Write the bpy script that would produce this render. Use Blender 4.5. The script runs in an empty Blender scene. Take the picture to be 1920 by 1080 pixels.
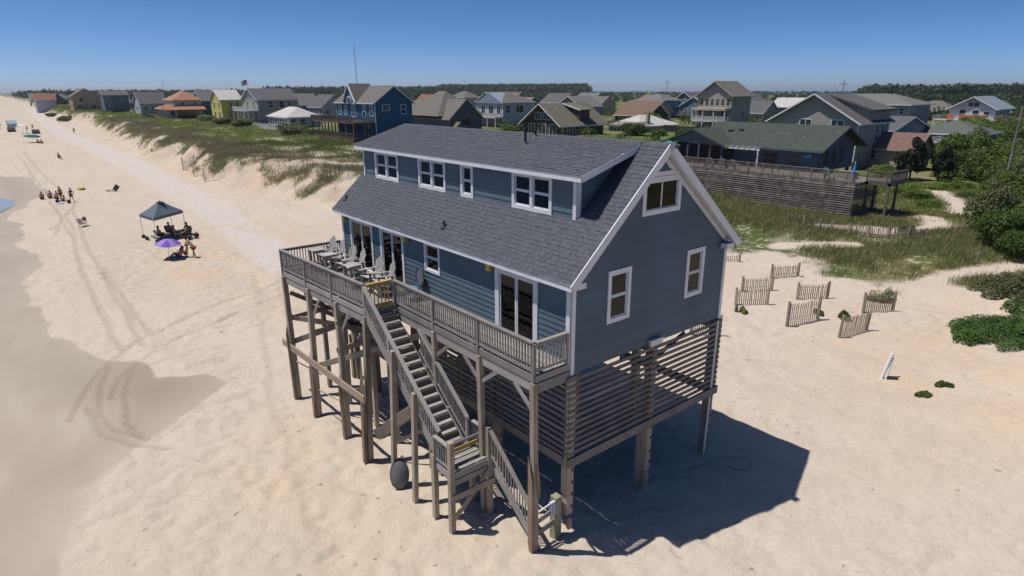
import bpy, bmesh, math, random
import numpy as np
from mathutils import Matrix, Vector

R = math.radians
rng = np.random.default_rng(7)
random.seed(7)
SC = bpy.context.scene
COL = SC.collection

# ---------------------------------------------------------------- camera
cam_d = bpy.data.cameras.new('camera')
cam = bpy.data.objects.new('camera', cam_d)
COL.objects.link(cam)
cam_d.sensor_width = 36.0
cam_d.lens = 1168.43 / 1920 * 36
cam_d.clip_start = 0.3
cam_d.clip_end = 60000
_d = Vector((-0.73822434, 0.60257479, -0.30319702))
_r = Vector((0.63338855, 0.7738221, -0.00427824))
_u = Vector((-0.2320426, 0.19519982, 0.95291829))
CAMP = Vector((11.755, -11.740, 13.423))
m = Matrix.Identity(4)
for i in range(3):
    m[i][0] = _r[i]; m[i][1] = _u[i]; m[i][2] = -_d[i]; m[i][3] = CAMP[i]
cam.matrix_world = m
SC.camera = cam

# ---------------------------------------------------------------- sky, sun, exposure
SUNV = Vector((-0.285, -0.31, 1.0)).normalized()
elev = math.asin(SUNV.z)
azim = math.atan2(SUNV.x, SUNV.y)
W = bpy.data.worlds.new('World'); SC.world = W; W.use_nodes = True
nt = W.node_tree; nt.nodes.clear()
sky = nt.nodes.new('ShaderNodeTexSky'); sky.sky_type = 'NISHITA'; sky.sun_disc = False
sky.sun_elevation = elev; sky.sun_rotation = azim
sky.altitude = 10; sky.air_density = 0.32; sky.dust_density = 0.5; sky.ozone_density = 3.0
bg = nt.nodes.new('ShaderNodeBackground'); bg.inputs['Strength'].default_value = 0.134
out = nt.nodes.new('ShaderNodeOutputWorld')
hsv = nt.nodes.new('ShaderNodeHueSaturation'); hsv.inputs['Saturation'].default_value = 1.26
nt.links.new(sky.outputs[0], hsv.inputs['Color']); nt.links.new(hsv.outputs[0], bg.inputs['Color']); nt.links.new(bg.outputs[0], out.inputs['Surface'])
sun_d = bpy.data.lights.new('sun', 'SUN'); sun_d.energy = 4.55; sun_d.angle = R(0.53)
sun_d.color = (1.0, 0.955, 0.89)
sun = bpy.data.objects.new('sun', sun_d); COL.objects.link(sun)
sun.rotation_euler = SUNV.to_track_quat('Z', 'Y').to_euler()
sun.location = (-30, -30, 80)
SC.view_settings.view_transform = 'Standard'; SC.view_settings.look = 'None'
SC.view_settings.exposure = -0.08; SC.view_settings.gamma = 1.0
SC.render.engine = 'CYCLES'
SC.cycles.max_bounces = 6; SC.cycles.diffuse_bounces = 1; SC.cycles.glossy_bounces = 3
SC.cycles.transparent_max_bounces = 8; SC.cycles.transmission_bounces = 2
SC.cycles.use_denoising = True

# ---------------------------------------------------------------- materials
MATS = {}
def lin(c):
    return tuple((x / 12.92 if x <= 0.04045 else ((x + 0.055) / 1.055) ** 2.4) for x in c)
class NT:
    def __init__(s, name):
        s.m = bpy.data.materials.new(name); s.m.use_nodes = True
        s.t = s.m.node_tree; s.t.nodes.clear()
        s.o = s.t.nodes.new('ShaderNodeOutputMaterial')
        s.b = s.t.nodes.new('ShaderNodeBsdfPrincipled')
        s.L(s.b.outputs[0], s.o.inputs['Surface'])
    def N(s, typ, **kw):
        n = s.t.nodes.new(typ)
        for k, v in kw.items():
            if k.startswith('i_'): n.inputs[k[2:].replace('_', ' ')].default_value = v
            else: setattr(n, k, v)
        return n
    def L(s, a, b): s.t.links.new(a, b)
    def math(s, op, a, b=None, clamp=False):
        n = s.N('ShaderNodeMath', operation=op); n.use_clamp = clamp
        for i, x in enumerate((a, b)):
            if x is None: continue
            if isinstance(x, (int, float)): n.inputs[i].default_value = x
            else: s.L(x, n.inputs[i])
        return n.outputs[0]
    def mix(s, f, a, b, blend='MIX'):
        n = s.N('ShaderNodeMix', data_type='RGBA', blend_type=blend)
        for i, x in ((0, f), (6, a), (7, b)):
            if isinstance(x, (int, float)): n.inputs[i].default_value = x
            elif isinstance(x, tuple): n.inputs[i].default_value = (*x, 1)
            else: s.L(x, n.inputs[i])
        return n.outputs[2]
    def noise(s, vec, scale, detail=3, rough=.55):
        n = s.N('ShaderNodeTexNoise'); n.inputs['Scale'].default_value = scale
        n.inputs['Detail'].default_value = detail; n.inputs['Roughness'].default_value = rough
        if vec is not None: s.L(vec, n.inputs['Vector'])
        return n.outputs['Fac']
    def ramp(s, f, a, b):
        n = s.N('ShaderNodeMapRange'); s.L(f, n.inputs[0])
        n.inputs[1].default_value = a; n.inputs[2].default_value = b
        return n.outputs[0]
    def scaled(s, vec, sc):
        n = s.N('ShaderNodeMapping'); n.inputs['Scale'].default_value = sc; s.L(vec, n.inputs['Vector'])
        return n.outputs[0]
    def bump(s, h, strength, dist):
        n = s.N('ShaderNodeBump'); n.inputs['Strength'].default_value = strength
        n.inputs['Distance'].default_value = dist; s.L(h, n.inputs['Height'])
        s.L(n.outputs[0], s.b.inputs['Normal'])

def M(name, col, rough=.75, var=.12, scale=1.2, col2=None, rnd=.0, isl=0., bump=0., bscale=8., spec=.35, metal=0.):
    """plain painted or natural surface with soft procedural variation"""
    if name in MATS: return MATS[name]
    n = NT(name)
    pos = n.N('ShaderNodeNewGeometry')
    f = n.noise(pos.outputs['Position'], scale, 4)
    c2 = col2 or tuple(min(1, c * (1 - 2 * var)) for c in col)
    c1 = tuple(min(1, c * (1 + var)) for c in col) if not col2 else col
    c = n.mix(n.ramp(f, .3, .7), c1, c2)
    if rnd or isl:
        src = None
        if rnd:
            oi = n.N('ShaderNodeObjectInfo'); src = oi.outputs['Random']; amt = rnd
        if isl:
            s2 = pos.outputs['Random Per Island']; amt = isl
            src = s2 if src is None else n.math('MULTIPLY', n.math('ADD', src, s2), .5)
            amt = max(rnd, isl)
        v = n.math('ADD', n.math('MULTIPLY', src, 2 * amt), 1 - amt)
        hs = n.N('ShaderNodeHueSaturation'); n.L(v, hs.inputs['Value']); n.L(c, hs.inputs['Color'])
        c = hs.outputs[0]
    n.L(c, n.b.inputs['Base Color'])
    n.b.inputs['Roughness'].default_value = rough
    n.b.inputs['Specular IOR Level'].default_value = spec
    n.b.inputs['Metallic'].default_value = metal
    if bump: n.bump(n.noise(pos.outputs['Position'], bscale, 4), bump, .02)
    MATS[name] = n.m
    return n.m

def wood(name, col, col2, rnd=.22):
    """weathered timber; grain runs along each piece's own length (local x)"""
    if name in MATS: return MATS[name]
    n = NT(name)
    tc = n.N('ShaderNodeTexCoord'); oi = n.N('ShaderNodeObjectInfo'); ge = n.N('ShaderNodeNewGeometry')
    off = n.N('ShaderNodeVectorMath', operation='ADD')
    mp = n.scaled(tc.outputs['Object'], (2.2, 9, 9))
    n.L(mp, off.inputs[0])
    k = n.N('ShaderNodeCombineXYZ'); 
    for i in range(3): n.L(n.math('MULTIPLY', oi.outputs['Random'], 60.0 + 17 * i), k.inputs[i])
    n.L(k.outputs[0], off.inputs[1])
    g = n.noise(off.outputs[0], 1.0, 5, .7)
    big = n.noise(ge.outputs['Position'], 1.3, 3)
    f = n.math('ADD', n.math('MULTIPLY', g, .65), n.math('MULTIPLY', big, .35))
    c = n.mix(n.ramp(f, .34, .66), col, col2)
    v = n.math('ADD', n.math('MULTIPLY', oi.outputs['Random'], 2 * rnd), 1 - rnd)
    hs = n.N('ShaderNodeHueSaturation'); n.L(v, hs.inputs['Value']); n.L(c, hs.inputs['Color'])
    n.L(hs.outputs[0], n.b.inputs['Base Color'])
    n.b.inputs['Roughness'].default_value = .85; n.b.inputs['Specular IOR Level'].default_value = .2
    n.bump(g, .35, .01)
    MATS[name] = n.m
    return n.m

def leafmat(name, col, col2, trans=.25):
    if name in MATS: return MATS[name]
    n = NT(name)
    ge = n.N('ShaderNodeNewGeometry'); oi = n.N('ShaderNodeObjectInfo')
    f = n.noise(ge.outputs['Position'], .55, 3)
    r = n.math('ADD', n.math('MULTIPLY', ge.outputs['Random Per Island'], .6), n.math('MULTIPLY', n.ramp(f, .3, .7), .4))
    c = n.mix(r, col, col2)
    v = n.math('ADD', n.math('MULTIPLY', oi.outputs['Random'], .5), .75)
    hs = n.N('ShaderNodeHueSaturation'); n.L(v, hs.inputs['Value']); n.L(c, hs.inputs['Color'])
    n.L(hs.outputs[0], n.b.inputs['Base Color'])
    n.b.inputs['Roughness'].default_value = .6; n.b.inputs['Specular IOR Level'].default_value = .25
    tr = n.N('ShaderNodeBsdfTranslucent'); n.L(hs.outputs[0], tr.inputs['Color'])
    mx = n.N('ShaderNodeMixShader'); mx.inputs[0].default_value = trans
    n.L(n.b.outputs[0], mx.inputs[1]); n.L(tr.outputs[0], mx.inputs[2]); n.L(mx.outputs[0], n.o.inputs['Surface'])
    MATS[name] = n.m
    return n.m

def glassmat(name='window_glass', tint=(.75, .8, .8)):
    if name in MATS: return MATS[name]
    n = NT(name)
    tp = n.N('ShaderNodeBsdfTransparent'); tp.inputs['Color'].default_value = (*tint, 1)
    gl = n.N('ShaderNodeBsdfGlossy'); gl.inputs['Roughness'].default_value = .03
    ge = n.N('ShaderNodeNewGeometry')
    b = n.N('ShaderNodeBump'); b.inputs['Strength'].default_value = .04; b.inputs['Distance'].default_value = .02
    n.L(n.noise(ge.outputs['Position'], 1.5, 1), b.inputs['Height']); n.L(b.outputs[0], gl.inputs['Normal'])
    fr = n.N('ShaderNodeFresnel'); fr.inputs['IOR'].default_value = 1.36
    mx = n.N('ShaderNodeMixShader')
    n.L(n.math('ADD', n.math('MULTIPLY', fr.outputs[0], 1.0), .01, True), mx.inputs[0])
    n.L(tp.outputs[0], mx.inputs[1]); n.L(gl.outputs[0], mx.inputs[2]); n.L(mx.outputs[0], n.o.inputs['Surface'])
    MATS[name] = n.m
    return n.m

# ---------------------------------------------------------------- mesh helpers
WM = {}           # world matrix of each object built here
def tag(o, label=None, cat=None, group=None, kind=None):
    if label: o['label'] = label
    if cat: o['category'] = cat
    if group: o['group'] = group
    if kind: o['kind'] = kind
    return o
def link(o, parent=None, Mw=None):
    COL.objects.link(o)
    Mw = Mw or Matrix.Identity(4)
    if parent is not None:
        o.parent = parent
        o.matrix_basis = WM[parent].inverted() @ Mw
    else:
        o.matrix_basis = Mw
    WM[o] = Mw
    return o
def empty(name, loc, label, cat, group=None, rz=0.):
    o = bpy.data.objects.new(name, None); o.empty_display_size = .3
    link(o, None, Matrix.Translation(Vector(loc)) @ Matrix.Rotation(rz, 4, 'Z'))
    return tag(o, label, cat, group)

class MB:
    """collects shapes; build() links them as one mesh object"""
    def __init__(s): s.v = []; s.f = []; s.T = Matrix.Identity(4)
    def add(s, vs, fs):
        n = len(s.v); s.v += [tuple(s.T @ Vector(p)) for p in vs]; s.f += [tuple(i + n for i in q) for q in fs]
    def box(s, lo, hi):
        (a, b, c), (d, e, f) = lo, hi
        s.add([(a, b, c), (d, b, c), (d, e, c), (a, e, c), (a, b, f), (d, b, f), (d, e, f), (a, e, f)],
              [(0, 3, 2, 1), (4, 5, 6, 7), (0, 1, 5, 4), (1, 2, 6, 5), (2, 3, 7, 6), (3, 0, 4, 7)])
    def bar(s, p0, p1, w, h, up=(0, 0, 1)):
        Mx = barmat(p0, p1, w, h, up)
        s.add([Mx @ Vector(p) for p in CUBEV], CUBEF)
    def tube(s, p0, p1, r0, r1=None, n=8, caps=True):
        r1 = r0 if r1 is None else r1
        p0, p1 = Vector(p0), Vector(p1); d = (p1 - p0).normalized()
        a = d.orthogonal().normalized(); b = d.cross(a)
        vs = []
        for p, r in ((p0, r0), (p1, r1)):
            for i in range(n):
                t = 2 * math.pi * i / n; vs.append(p + a * math.cos(t) * r + b * math.sin(t) * r)
        fs = [(i, (i + 1) % n, n + (i + 1) % n, n + i) for i in range(n)]
        if caps: fs += [tuple(range(n - 1, -1, -1)), tuple(range(n, 2 * n))]
        s.add(vs, fs)
    def path(s, pts, r, n=6):
        for a, b in zip(pts[:-1], pts[1:]): s.tube(a, b, r, r, n)
    def prism(s, poly, off):
        """polygon (3-D points) extruded by the vector off"""
        n = len(poly); off = Vector(off)
        vs = [Vector(p) for p in poly] + [Vector(p) + off for p in poly]
        s.add(vs, [tuple(range(n - 1, -1, -1)), tuple(range(n, 2 * n))] + [(i, (i + 1) % n, n + (i + 1) % n, n + i) for i in range(n)])
    def ball(s, c, r, seg=10, rings=7):
        rx, ry, rz = (r, r, r) if isinstance(r, (int, float)) else r
        vs = [(c[0], c[1], c[2] + rz)]
        for i in range(1, rings):
            t = math.pi * i / rings
            for j in range(seg):
                p = 2 * math.pi * j / seg
                vs.append((c[0] + rx * math.sin(t) * math.cos(p), c[1] + ry * math.sin(t) * math.sin(p), c[2] + rz * math.cos(t)))
        vs.append((c[0], c[1], c[2] - rz)); last = len(vs) - 1
        fs = [(0, 1 + j, 1 + (j + 1) % seg) for j in range(seg)]
        for i in range(rings - 2):
            for j in range(seg):
                a = 1 + i * seg + j; b = 1 + i * seg + (j + 1) % seg
                fs.append((a, a + seg, b + seg, b))
        fs += [(last, 1 + (rings - 2) * seg + (j + 1) % seg, 1 + (rings - 2) * seg + j) for j in range(seg)]
        s.add(vs, fs)
    def mesh(s, name, mat=None, smooth=False):
        me = bpy.data.meshes.new(name); me.from_pydata(s.v, [], s.f)
        bm = bmesh.new(); bm.from_mesh(me); bmesh.ops.recalc_face_normals(bm, faces=bm.faces); bm.to_mesh(me); bm.free()
        if mat: me.materials.append(mat)
        if smooth: me.polygons.foreach_set('use_smooth', [True] * len(me.polygons))
        return me
    def build(s, name, mat, parent=None, smooth=False, local=True):
        """vertices are in world space when parent is given and local is False, else in the parent's space"""
        me = s.mesh(name, mat, smooth)
        o = bpy.data.objects.new(name, me)
        if parent is None: return link(o)
        return link(o, parent, WM[parent].copy() if local else Matrix.Identity(4))

CUBEV = [(-.5, -.5, -.5), (.5, -.5, -.5), (.5, .5, -.5), (-.5, .5, -.5), (-.5, -.5, .5), (.5, -.5, .5), (.5, .5, .5), (-.5, .5, .5)]
CUBEF = [(0, 3, 2, 1), (4, 5, 6, 7), (0, 1, 5, 4), (1, 2, 6, 5), (2, 3, 7, 6), (3, 0, 4, 7)]
def barmat(p0, p1, w, h, up=(0, 0, 1)):
    p0, p1 = Vector(p0), Vector(p1); d = p1 - p0; L = d.length; x = d / L
    up = Vector(up)
    if abs(x.dot(up)) > .98: up = Vector((0, 1, 0))
    y = up.cross(x).normalized(); z = x.cross(y)
    c = (p0 + p1) / 2
    mm = Matrix.Identity(4)
    for i in range(3):
        mm[i][0] = x[i] * L; mm[i][1] = y[i] * w; mm[i][2] = z[i] * h; mm[i][3] = c[i]
    return mm
UNIT = {}
def unit(kind, mat):
    k = (kind, mat.name)
    if k in UNIT: return UNIT[k]
    b = MB()
    if kind == 'cube': b.add(CUBEV, CUBEF)
    elif kind == 'lap':          # clapboard: x length, y outward, z up; lower edge proud
        b.add([(-.5, 0, -.5), (.5, 0, -.5), (.5, 1, -.5), (-.5, 1, -.5), (-.5, 0, .5), (.5, 0, .5), (.5, .3, .5), (-.5, .3, .5)], CUBEF)
    elif kind == 'shingle':      # x along the eave, y up the slope, z out; butt edge thick
        b.add([(-.5, -.5, 0), (.5, -.5, 0), (.5, .5, 0), (-.5, .5, 0), (-.5, -.5, 1), (.5, -.5, 1), (.5, .5, .12), (-.5, .5, .12)], CUBEF)
    UNIT[k] = b.mesh(kind, mat)
    return UNIT[k]
def piece(name, mat, parent, p0, p1, w, h, up=(0, 0, 1)):
    """one straight board or post between two world points, sharing one unit mesh per material"""
    o = bpy.data.objects.new(name, unit('cube', mat))
    return link(o, parent, barmat(p0, p1, w, h, up))
def block(name, mat, parent, lo, hi):
    c = [(a + b) / 2 for a, b in zip(lo, hi)]; s = [abs(b - a) for a, b in zip(lo, hi)]
    o = bpy.data.objects.new(name, unit('cube', mat))
    return link(o, parent, Matrix.Translation(c) @ Matrix.Diagonal((*s, 1)))
def copy_tree(o, Mw=None, parent=None):
    c = o.copy(); COL.objects.link(c)
    if parent is None:
        c.matrix_basis = Mw; WM[c] = Mw
    else:
        c.parent = parent; WM[c] = WM[parent] @ c.matrix_basis
    for ch in CHILDREN(o): copy_tree(ch, None, c)
    return c
def CHILDREN(o): return [x for x in bpy.data.objects if x.parent is o] if o not in KIDS else KIDS[o]
KIDS = {}
def freeze(o):
    KIDS[o] = list(o.children)
    for c in o.children: freeze(c)

# ---------------------------------------------------------------- numpy noise
def _h(ix, iy, seed):
    n = (ix * 374761393 + iy * 668265263 + seed * 1442695041) & 0xFFFFFFFF
    n = ((n ^ (n >> 13)) * 1274126177) & 0xFFFFFFFF
    return ((n ^ (n >> 16)) & 0xFFFF) / 65535.0
def vnoise(x, y, seed=0):
    ix = np.floor(x).astype(np.int64); iy = np.floor(y).astype(np.int64)
    fx = x - ix; fy = y - iy; fx = fx * fx * (3 - 2 * fx); fy = fy * fy * (3 - 2 * fy)
    a = _h(ix, iy, seed); b = _h(ix + 1, iy, seed); c = _h(ix, iy + 1, seed); d = _h(ix + 1, iy + 1, seed)
    return (a * (1 - fx) + b * fx) * (1 - fy) + (c * (1 - fx) + d * fx) * fy
def fbm(x, y, sc, oct=4, seed=0):
    t = 0; a = .5; s = 0
    for i in range(oct):
        t = t + a * vnoise(x / sc + 13.7 * i, y / sc - 7.3 * i, seed + i); s += a; a *= .5; sc /= 2.03
    return t / s
def sst(a, b, x):
    t = np.clip((x - a) / (b - a), 0, 1); return t * t * (3 - 2 * t)
# ================================================================ terrain
TOE_X = [-6000, -800, -560, -380, -285, -187, -134, -107, -84, -73, -61, -40, -25, -15, -9, -5, 0, 4, 10, 40, 3000]
TOE_Y = [60, 28, 20, 17.5, 20, 14.5, 13.2, 11.6, 11.2, 15, 17.5, 25, 32, 35, 36.5, 33.5, 34.5, 37, 38, 38, 40]
def toe(x): return np.interp(x, TOE_X, TOE_Y)
WET_X = [-6000, -400, -200, -135, -124, -119, -95, -90, -79, -60, -51, -45, -39, -33, -28, -25, -23.5, -21, -20.2, -19.8, -18.1, -17.2, -15.6, -14.7, -12.9, -8.1, 0, 20, 3000]
WET_Y = [-30, -16, -14, -13, -10, -7.4, -6.3, -9, -11.3, -11, -9.9, -11.6, -12.1, -11, -10.1, -9.2, -7.9, -7.5, -6.4, -5.6, -5.05, -6.0, -7.9, -9.5, -11.1, -12.8, -16, -19, -30]
def dune_s(x, y):
    dist = np.hypot(x, y); k = np.clip((dist - 20) / 60, .25, 1)
    return y - toe(x) - ((fbm(x, y, 14, 3, 5) - .5) * 6 + (fbm(x, y, 4.2, 2, 15) - .5) * 3.0) * k
def hgt(x, y):
    x = np.asarray(x, float); y = np.asarray(y, float)
    s = dune_s(x, y)
    k = sst(-65, -22, x)                     # 0: cut scarp, 1: gentle rise
    z = (1 - k) * (3.3 * sst(-.8, 6.0, s) + .35 * sst(-9, 0, s)) + k * (1.5 * sst(-4, 24, s) + .25 * sst(-14, -2, s))
    hum = (fbm(x, y, 9, 4, 21) - .45)
    z = z + sst(0, 6, s) * hum * (2.1 * (1 - k) + .8 * k) * np.clip(1 - (s - 40) / 60, .15, 1)
    z = z - .03 * np.clip(-7 - y, 0, 12) - .09 * np.clip(-19 - y, 0, 40)
    z = z + (fbm(x, y, 11, 3, 3) - .5) * .22 * (1 - sst(0, 10, s))
    z = z + 2.8 * np.exp(-(((x - 12) / 6.5) ** 2 + ((y - 26) / 9) ** 2)) + .9 * np.exp(-(((x - 4) / 5) ** 2 + ((y - 37) / 4) ** 2))
    # low shell the back ground slips under the sound
    z = z - 4.0 * sst(1900, 2100, y)
    # scoured hollow under the beach house
    z = z - .12 * np.exp(-(((x + 6) / 7) ** 2 + ((y - 3) / 4) ** 2))
    return z
def gz(x, y): return float(hgt(np.array([x]), np.array([y]))[0])

TRACKS = [
 [(-83.7, -7.2), (-67.2, -7.3), (-56.6, -7.4), (-45.6, -8.0), (-37.3, -8.2), (-30.8, -8.3), (-25.7, -8.4)],
 [(-77.6, -5.6), (-53.4, -6.8), (-41.2, -7.1), (-32.2, -7.1), (-25.8, -7.4)],
 [(-46.4, -6.6), (-38.3, -6.7), (-31.8, -6.6), (-27.3, -6.5)],
 [(-19.0, -11.2), (-21.7, -10.5), (-23.8, -9.8), (-25.3, -8.8), (-26.9, -7.6), (-28.0, -6.1), (-29.6, -4.0), (-31.1, -1.7), (-31.6, 0.4), (-33.9, 3.7)],
 [(-20, -9.6), (-22.4, -8.9), (-24.2, -7.5), (-25.9, -5.7), (-27.2, -3.4), (-29.1, -0.2), (-30.7, 3.3)],
 [(-24.3, -9.0), (-21.8, -9.8), (-18.7, -10.2), (-16.7, -9.9), (-15.2, -9.0)],
 [(-22.9, -8.3), (-19.9, -9.3), (-17.0, -9.6), (-14.9, -9.2)],
 [(-19.8, -10.7), (-16.7, -10.5), (-14.9, -9.6), (-13.6, -8.4)],
 [(-177, -7.5), (-141, -7.3), (-112, -7.2), (-100, -6.9), (-83.7, -7.2)], [(-176, -6.0), (-134, -5.9), (-106, -5.5), (-84, -5.6)],
 [(-86.3, -7.3), (-76.6, -7.0), (-65.1, -6.8)], [(-84.1, -4.7), (-74.2, -6.6), (-66.7, -8.7)], [(-88, -4.0), (-78, -6.0), (-70.8, -7.3), (-63.5, -8.7)],
 [(-36, 2.0), (-24, -1.5), (-14, -4.2), (-6, -6.0), (4, -8)], [(-36, 3.6), (-24, .1), (-14, -2.9)],
]
ROAD = [(-700, 22), (-320, 9.4), (-226, 7.4), (-181.7, 8.4), (-132.4, 8.6), (-97.9, 7.9), (-70.6, 7.4), (-50.8, 6.0), (-36.8, 4.8), (-24, 5.2), (-16, 9)]
def polydist(x, y, pl):
    d = np.full(x.shape, 1e9)
    for (x0, y0), (x1, y1) in zip(pl[:-1], pl[1:]):
        dx, dy = x1 - x0, y1 - y0
        t = np.clip(((x - x0) * dx + (y - y0) * dy) / (dx * dx + dy * dy), 0, 1)
        d = np.minimum(d, np.hypot(x - x0 - t * dx, y - y0 - t * dy))
    return d
def axis(segs):
    a = [segs[0][0]]
    for (s, e, d0, d1) in segs:
        x = s
        L = abs(e - s); sg = 1 if e > s else -1; p = 0
        while p < L - 1e-6:
            d = d0 + (d1 - d0) * p / L if d1 < 3 * d0 else d0 * (d1 / d0) ** (p / L)
            p = min(L, p + d); a.append(s + sg * p)
    return np.array(a)
XS = np.unique(np.round(np.concatenate([axis([(-40, 16, .15, .15)]), axis([(16, 60, .3, 4)]), axis([(60, 4000, 10, 400)]),
     axis([(-40, -130, .15, .7)]), axis([(-130, -420, .7, 5)]), axis([(-420, -8000, 10, 700)])]), 4))
YS = np.unique(np.round(np.concatenate([axis([(-17, 38, .15, .15)]), axis([(38, 130, .2, 1.4)]), axis([(130, 2200, 2.5, 150)]),
     axis([(-17, -60, .3, 6)])]), 4))
GX, GY = np.meshgrid(XS, YS)
gx, gy = GX.ravel(), GY.ravel()
z0 = hgt(gx, gy)
S = dune_s(gx, gy)
near = (np.abs(gx + 50) < 80) & (gy < 40)
wetb = np.interp(gx, WET_X, WET_Y) + (fbm(gx, gy, 6, 4, 31) - .5) * (2.6 - 1.8 * sst(-32, -27, gx) * (1 - sst(-12, -8, gx))) + (fbm(gx, gy, 1.2, 2, 33) - .5) * .35
wsoft = .08 + .9 * sst(.5, .68, fbm(gx, gy, 9, 2, 37)) * sst(-22, -17, gx)
a_wet = 1 - sst(-wsoft, wsoft * .8, gy - wetb)
rd = polydist(gx, gy, ROAD)
roadw = np.interp(gx, [-700, -130, -50, -16], [5, 3.6, 2.6, 2.2])
a_road = (1 - sst(.55, 1.0, rd / roadw)) * sst(.25, .5, fbm(gx, gy, 3.5, 3, 8) + .12) * (1 - sst(-22, -14, gx) * .9)
a_trk = np.zeros_like(gx); dz = np.zeros_like(gx)
for i, pl in enumerate(TRACKS):
    m_ = (gx > min(p[0] for p in pl) - 2) & (gx < max(p[0] for p in pl) + 2) & (gy > min(p[1] for p in pl) - 2) & (gy < max(p[1] for p in pl) + 2)
    jx = gx[m_] ; jy = gy[m_] + (fbm(jx, gy[m_], 5, 2, 40 + i) - .5) * .5
    d = polydist(jx, jy, pl)
    w = .17 if i not in (3, 4, 5, 6, 7) else .12
    st = .5 if i > 12 else 1.0
    a_trk[m_] = np.maximum(a_trk[m_], st * (1 - sst(w * .7, w * 1.5, d)))
    dz[m_] += st * (-.045 * (1 - sst(w * .5, w * 1.3, d)) + .022 * np.exp(-((d - w * 1.9) / .1) ** 2))
# drawn rings in the sand
d = np.hypot((gx + 21.4), (gy + 5.3)); rg = d < 1.2
dz[rg] += .05 * np.cos(d[rg] * 2 * math.pi / .32) * (1 - sst(.8, 1.05, d[rg]))
a_trk = np.maximum(a_trk, np.where(rg, (1 - sst(.8, 1.0, d)) * (.5 - .5 * np.cos(d * 2 * math.pi / .32)), 0) * .9)
# trodden lumps on dry sand
drym = (1 - a_wet) * (1 - sst(0, 3, S))
foot = fbm(gx, gy, .62, 2, 50); foot2 = fbm(gx, gy, .36, 1, 52)
busy = sst(.42, .62, fbm(gx, gy, 7, 3, 54))
dz += drym * (.05 + .07 * busy) * (foot - .5) * 1.2
dz -= drym * (.03 + .05 * busy) * sst(.58, .8, foot2)
dz += drym * (fbm(gx, gy, 2.4, 2, 56) - .5) * .06
vshift = 3.0 * (1 - sst(-70, -35, gx))
veg = sst(-.5, 1.6, S - vshift + (fbm(gx, gy, 3.2, 4, 61) - .5) * 8.5)
a_warm = .85 * np.exp(-(((gx - 6) / 8) ** 2 + ((gy - 24) / 9) ** 2)) + .7 * np.exp(-(((gx + 40) / 9) ** 2 + ((gy - 1) / 6) ** 2)) + .55 * np.exp(-(((gx + 9) / 5) ** 2 + ((gy + 5) / 2.5) ** 2)) + .6 * np.exp(-((S - 1.5) / 3.5) ** 2) * (gx < -50)
# bare paths and blow-outs through the dune grass
bare = sst(.60, .70, fbm(gx, gy, 7, 4, 63)) * (1 - sst(45, 60, S)) * (.8 - .5 * sst(-40, -25, gx))
PATHS = [([(-2, 35.5), (-.8, 40), (1.2, 44), (5, 46)], 1.2), ([(-7.5, 61), (-9, 66), (-11.5, 70), (-15, 76)], 1.0), ([(-14, 39), (-11.8, 41), (-9.4, 42.4)], .9),
         ([(-72, 22), (-66, 27), (-63, 31)], 1.4), ([(-14, 46), (-9, 48.5), (-6, 52), (-8.5, 56)], 1.1), ([(-62.5, 93), (-60, 99)], 3.0)]
for pl, w in PATHS:
    bare = np.maximum(bare, 1 - sst(w * .6, w * 1.3, polydist(gx, gy, pl) + (fbm(gx, gy, 2, 3, 66) - .5) * 1.2))
veg = veg * (1 - bare)
a_lawn = (1 - sst(.8, 1.1, np.hypot((gx + 73) / 14, (gy - 104) / 14))) * sst(96, 99, gy + (gx + 73) * .2)
me = bpy.data.meshes.new('ground')
nx, ny = len(XS), len(YS)
me.vertices.add(nx * ny)
me.vertices.foreach_set('co', np.stack([gx, gy, z0 + dz], 1).ravel())
idx = (np.arange(ny - 1)[:, None] * nx + np.arange(nx - 1)[None, :]).ravel()
q = np.stack([idx, idx + 1, idx + nx + 1, idx + nx], 1).ravel().astype(np.int32)
me.loops.add(len(q)); me.polygons.add(len(q) // 4)
me.loops.foreach_set('vertex_index', q)
me.polygons.foreach_set('loop_start', np.arange(0, len(q), 4, dtype=np.int32))
me.polygons.foreach_set('use_smooth', np.ones(len(q) // 4, dtype=bool))
me.update(calc_edges=True)
for nme, arr in (('wet', a_wet), ('road', a_road), ('trk', a_trk), ('veg', veg), ('warm', a_warm), ('inland', sst(22, 40, S)), ('damp', .75 * np.exp(-(((gx + 21.5) / 3.6) ** 2 + ((gy + 7.6) / 2.2) ** 2)) + .3 * (1 - sst(-3, 0, gy - wetb)) * sst(-6, -3, gy - wetb)), ('lawn', a_lawn)):
    at_ = me.attributes.new(nme, 'FLOAT', 'POINT'); at_.data.foreach_set('value', arr.astype(np.float32))

n = NT('sand_ground')
ge = n.N('ShaderNodeNewGeometry'); P = ge.outputs['Position']
def attr(k): return n.N('ShaderNodeAttribute', attribute_name=k).outputs['Fac']
big = n.noise(P, .045, 4); mid = n.noise(P, .5, 4); fine = n.noise(P, 5.5, 4, .65)
c = n.mix(n.ramp(big, .42, .66), (.540, .468, .390), (.535, .440, .342))
c = n.mix(n.math('MULTIPLY', attr('warm'), n.ramp(n.noise(P, .3, 4), .3, .6)), c, (.56, .41, .275))
c = n.mix(n.math('MULTIPLY', n.ramp(mid, .45, .75), .35), c, (.45, .375, .30))
c = n.mix(n.math('MULTIPLY', n.ramp(n.noise(n.scaled(P, (.12, .8, 1)), .55, 4), .42, .68), .38), c, (.44, .375, .315))
c = n.mix(attr('road'), c, (.535, .475, .43))
gr = n.math('ADD', n.math('MULTIPLY', fine, .36), .82)
c = n.mix(1.0, c, n.N('ShaderNodeCombineColor').outputs[0], 'MULTIPLY')
cc = c.node.inputs[7].links[0].from_node
for i in range(3): n.L(gr, cc.inputs[i])
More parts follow.
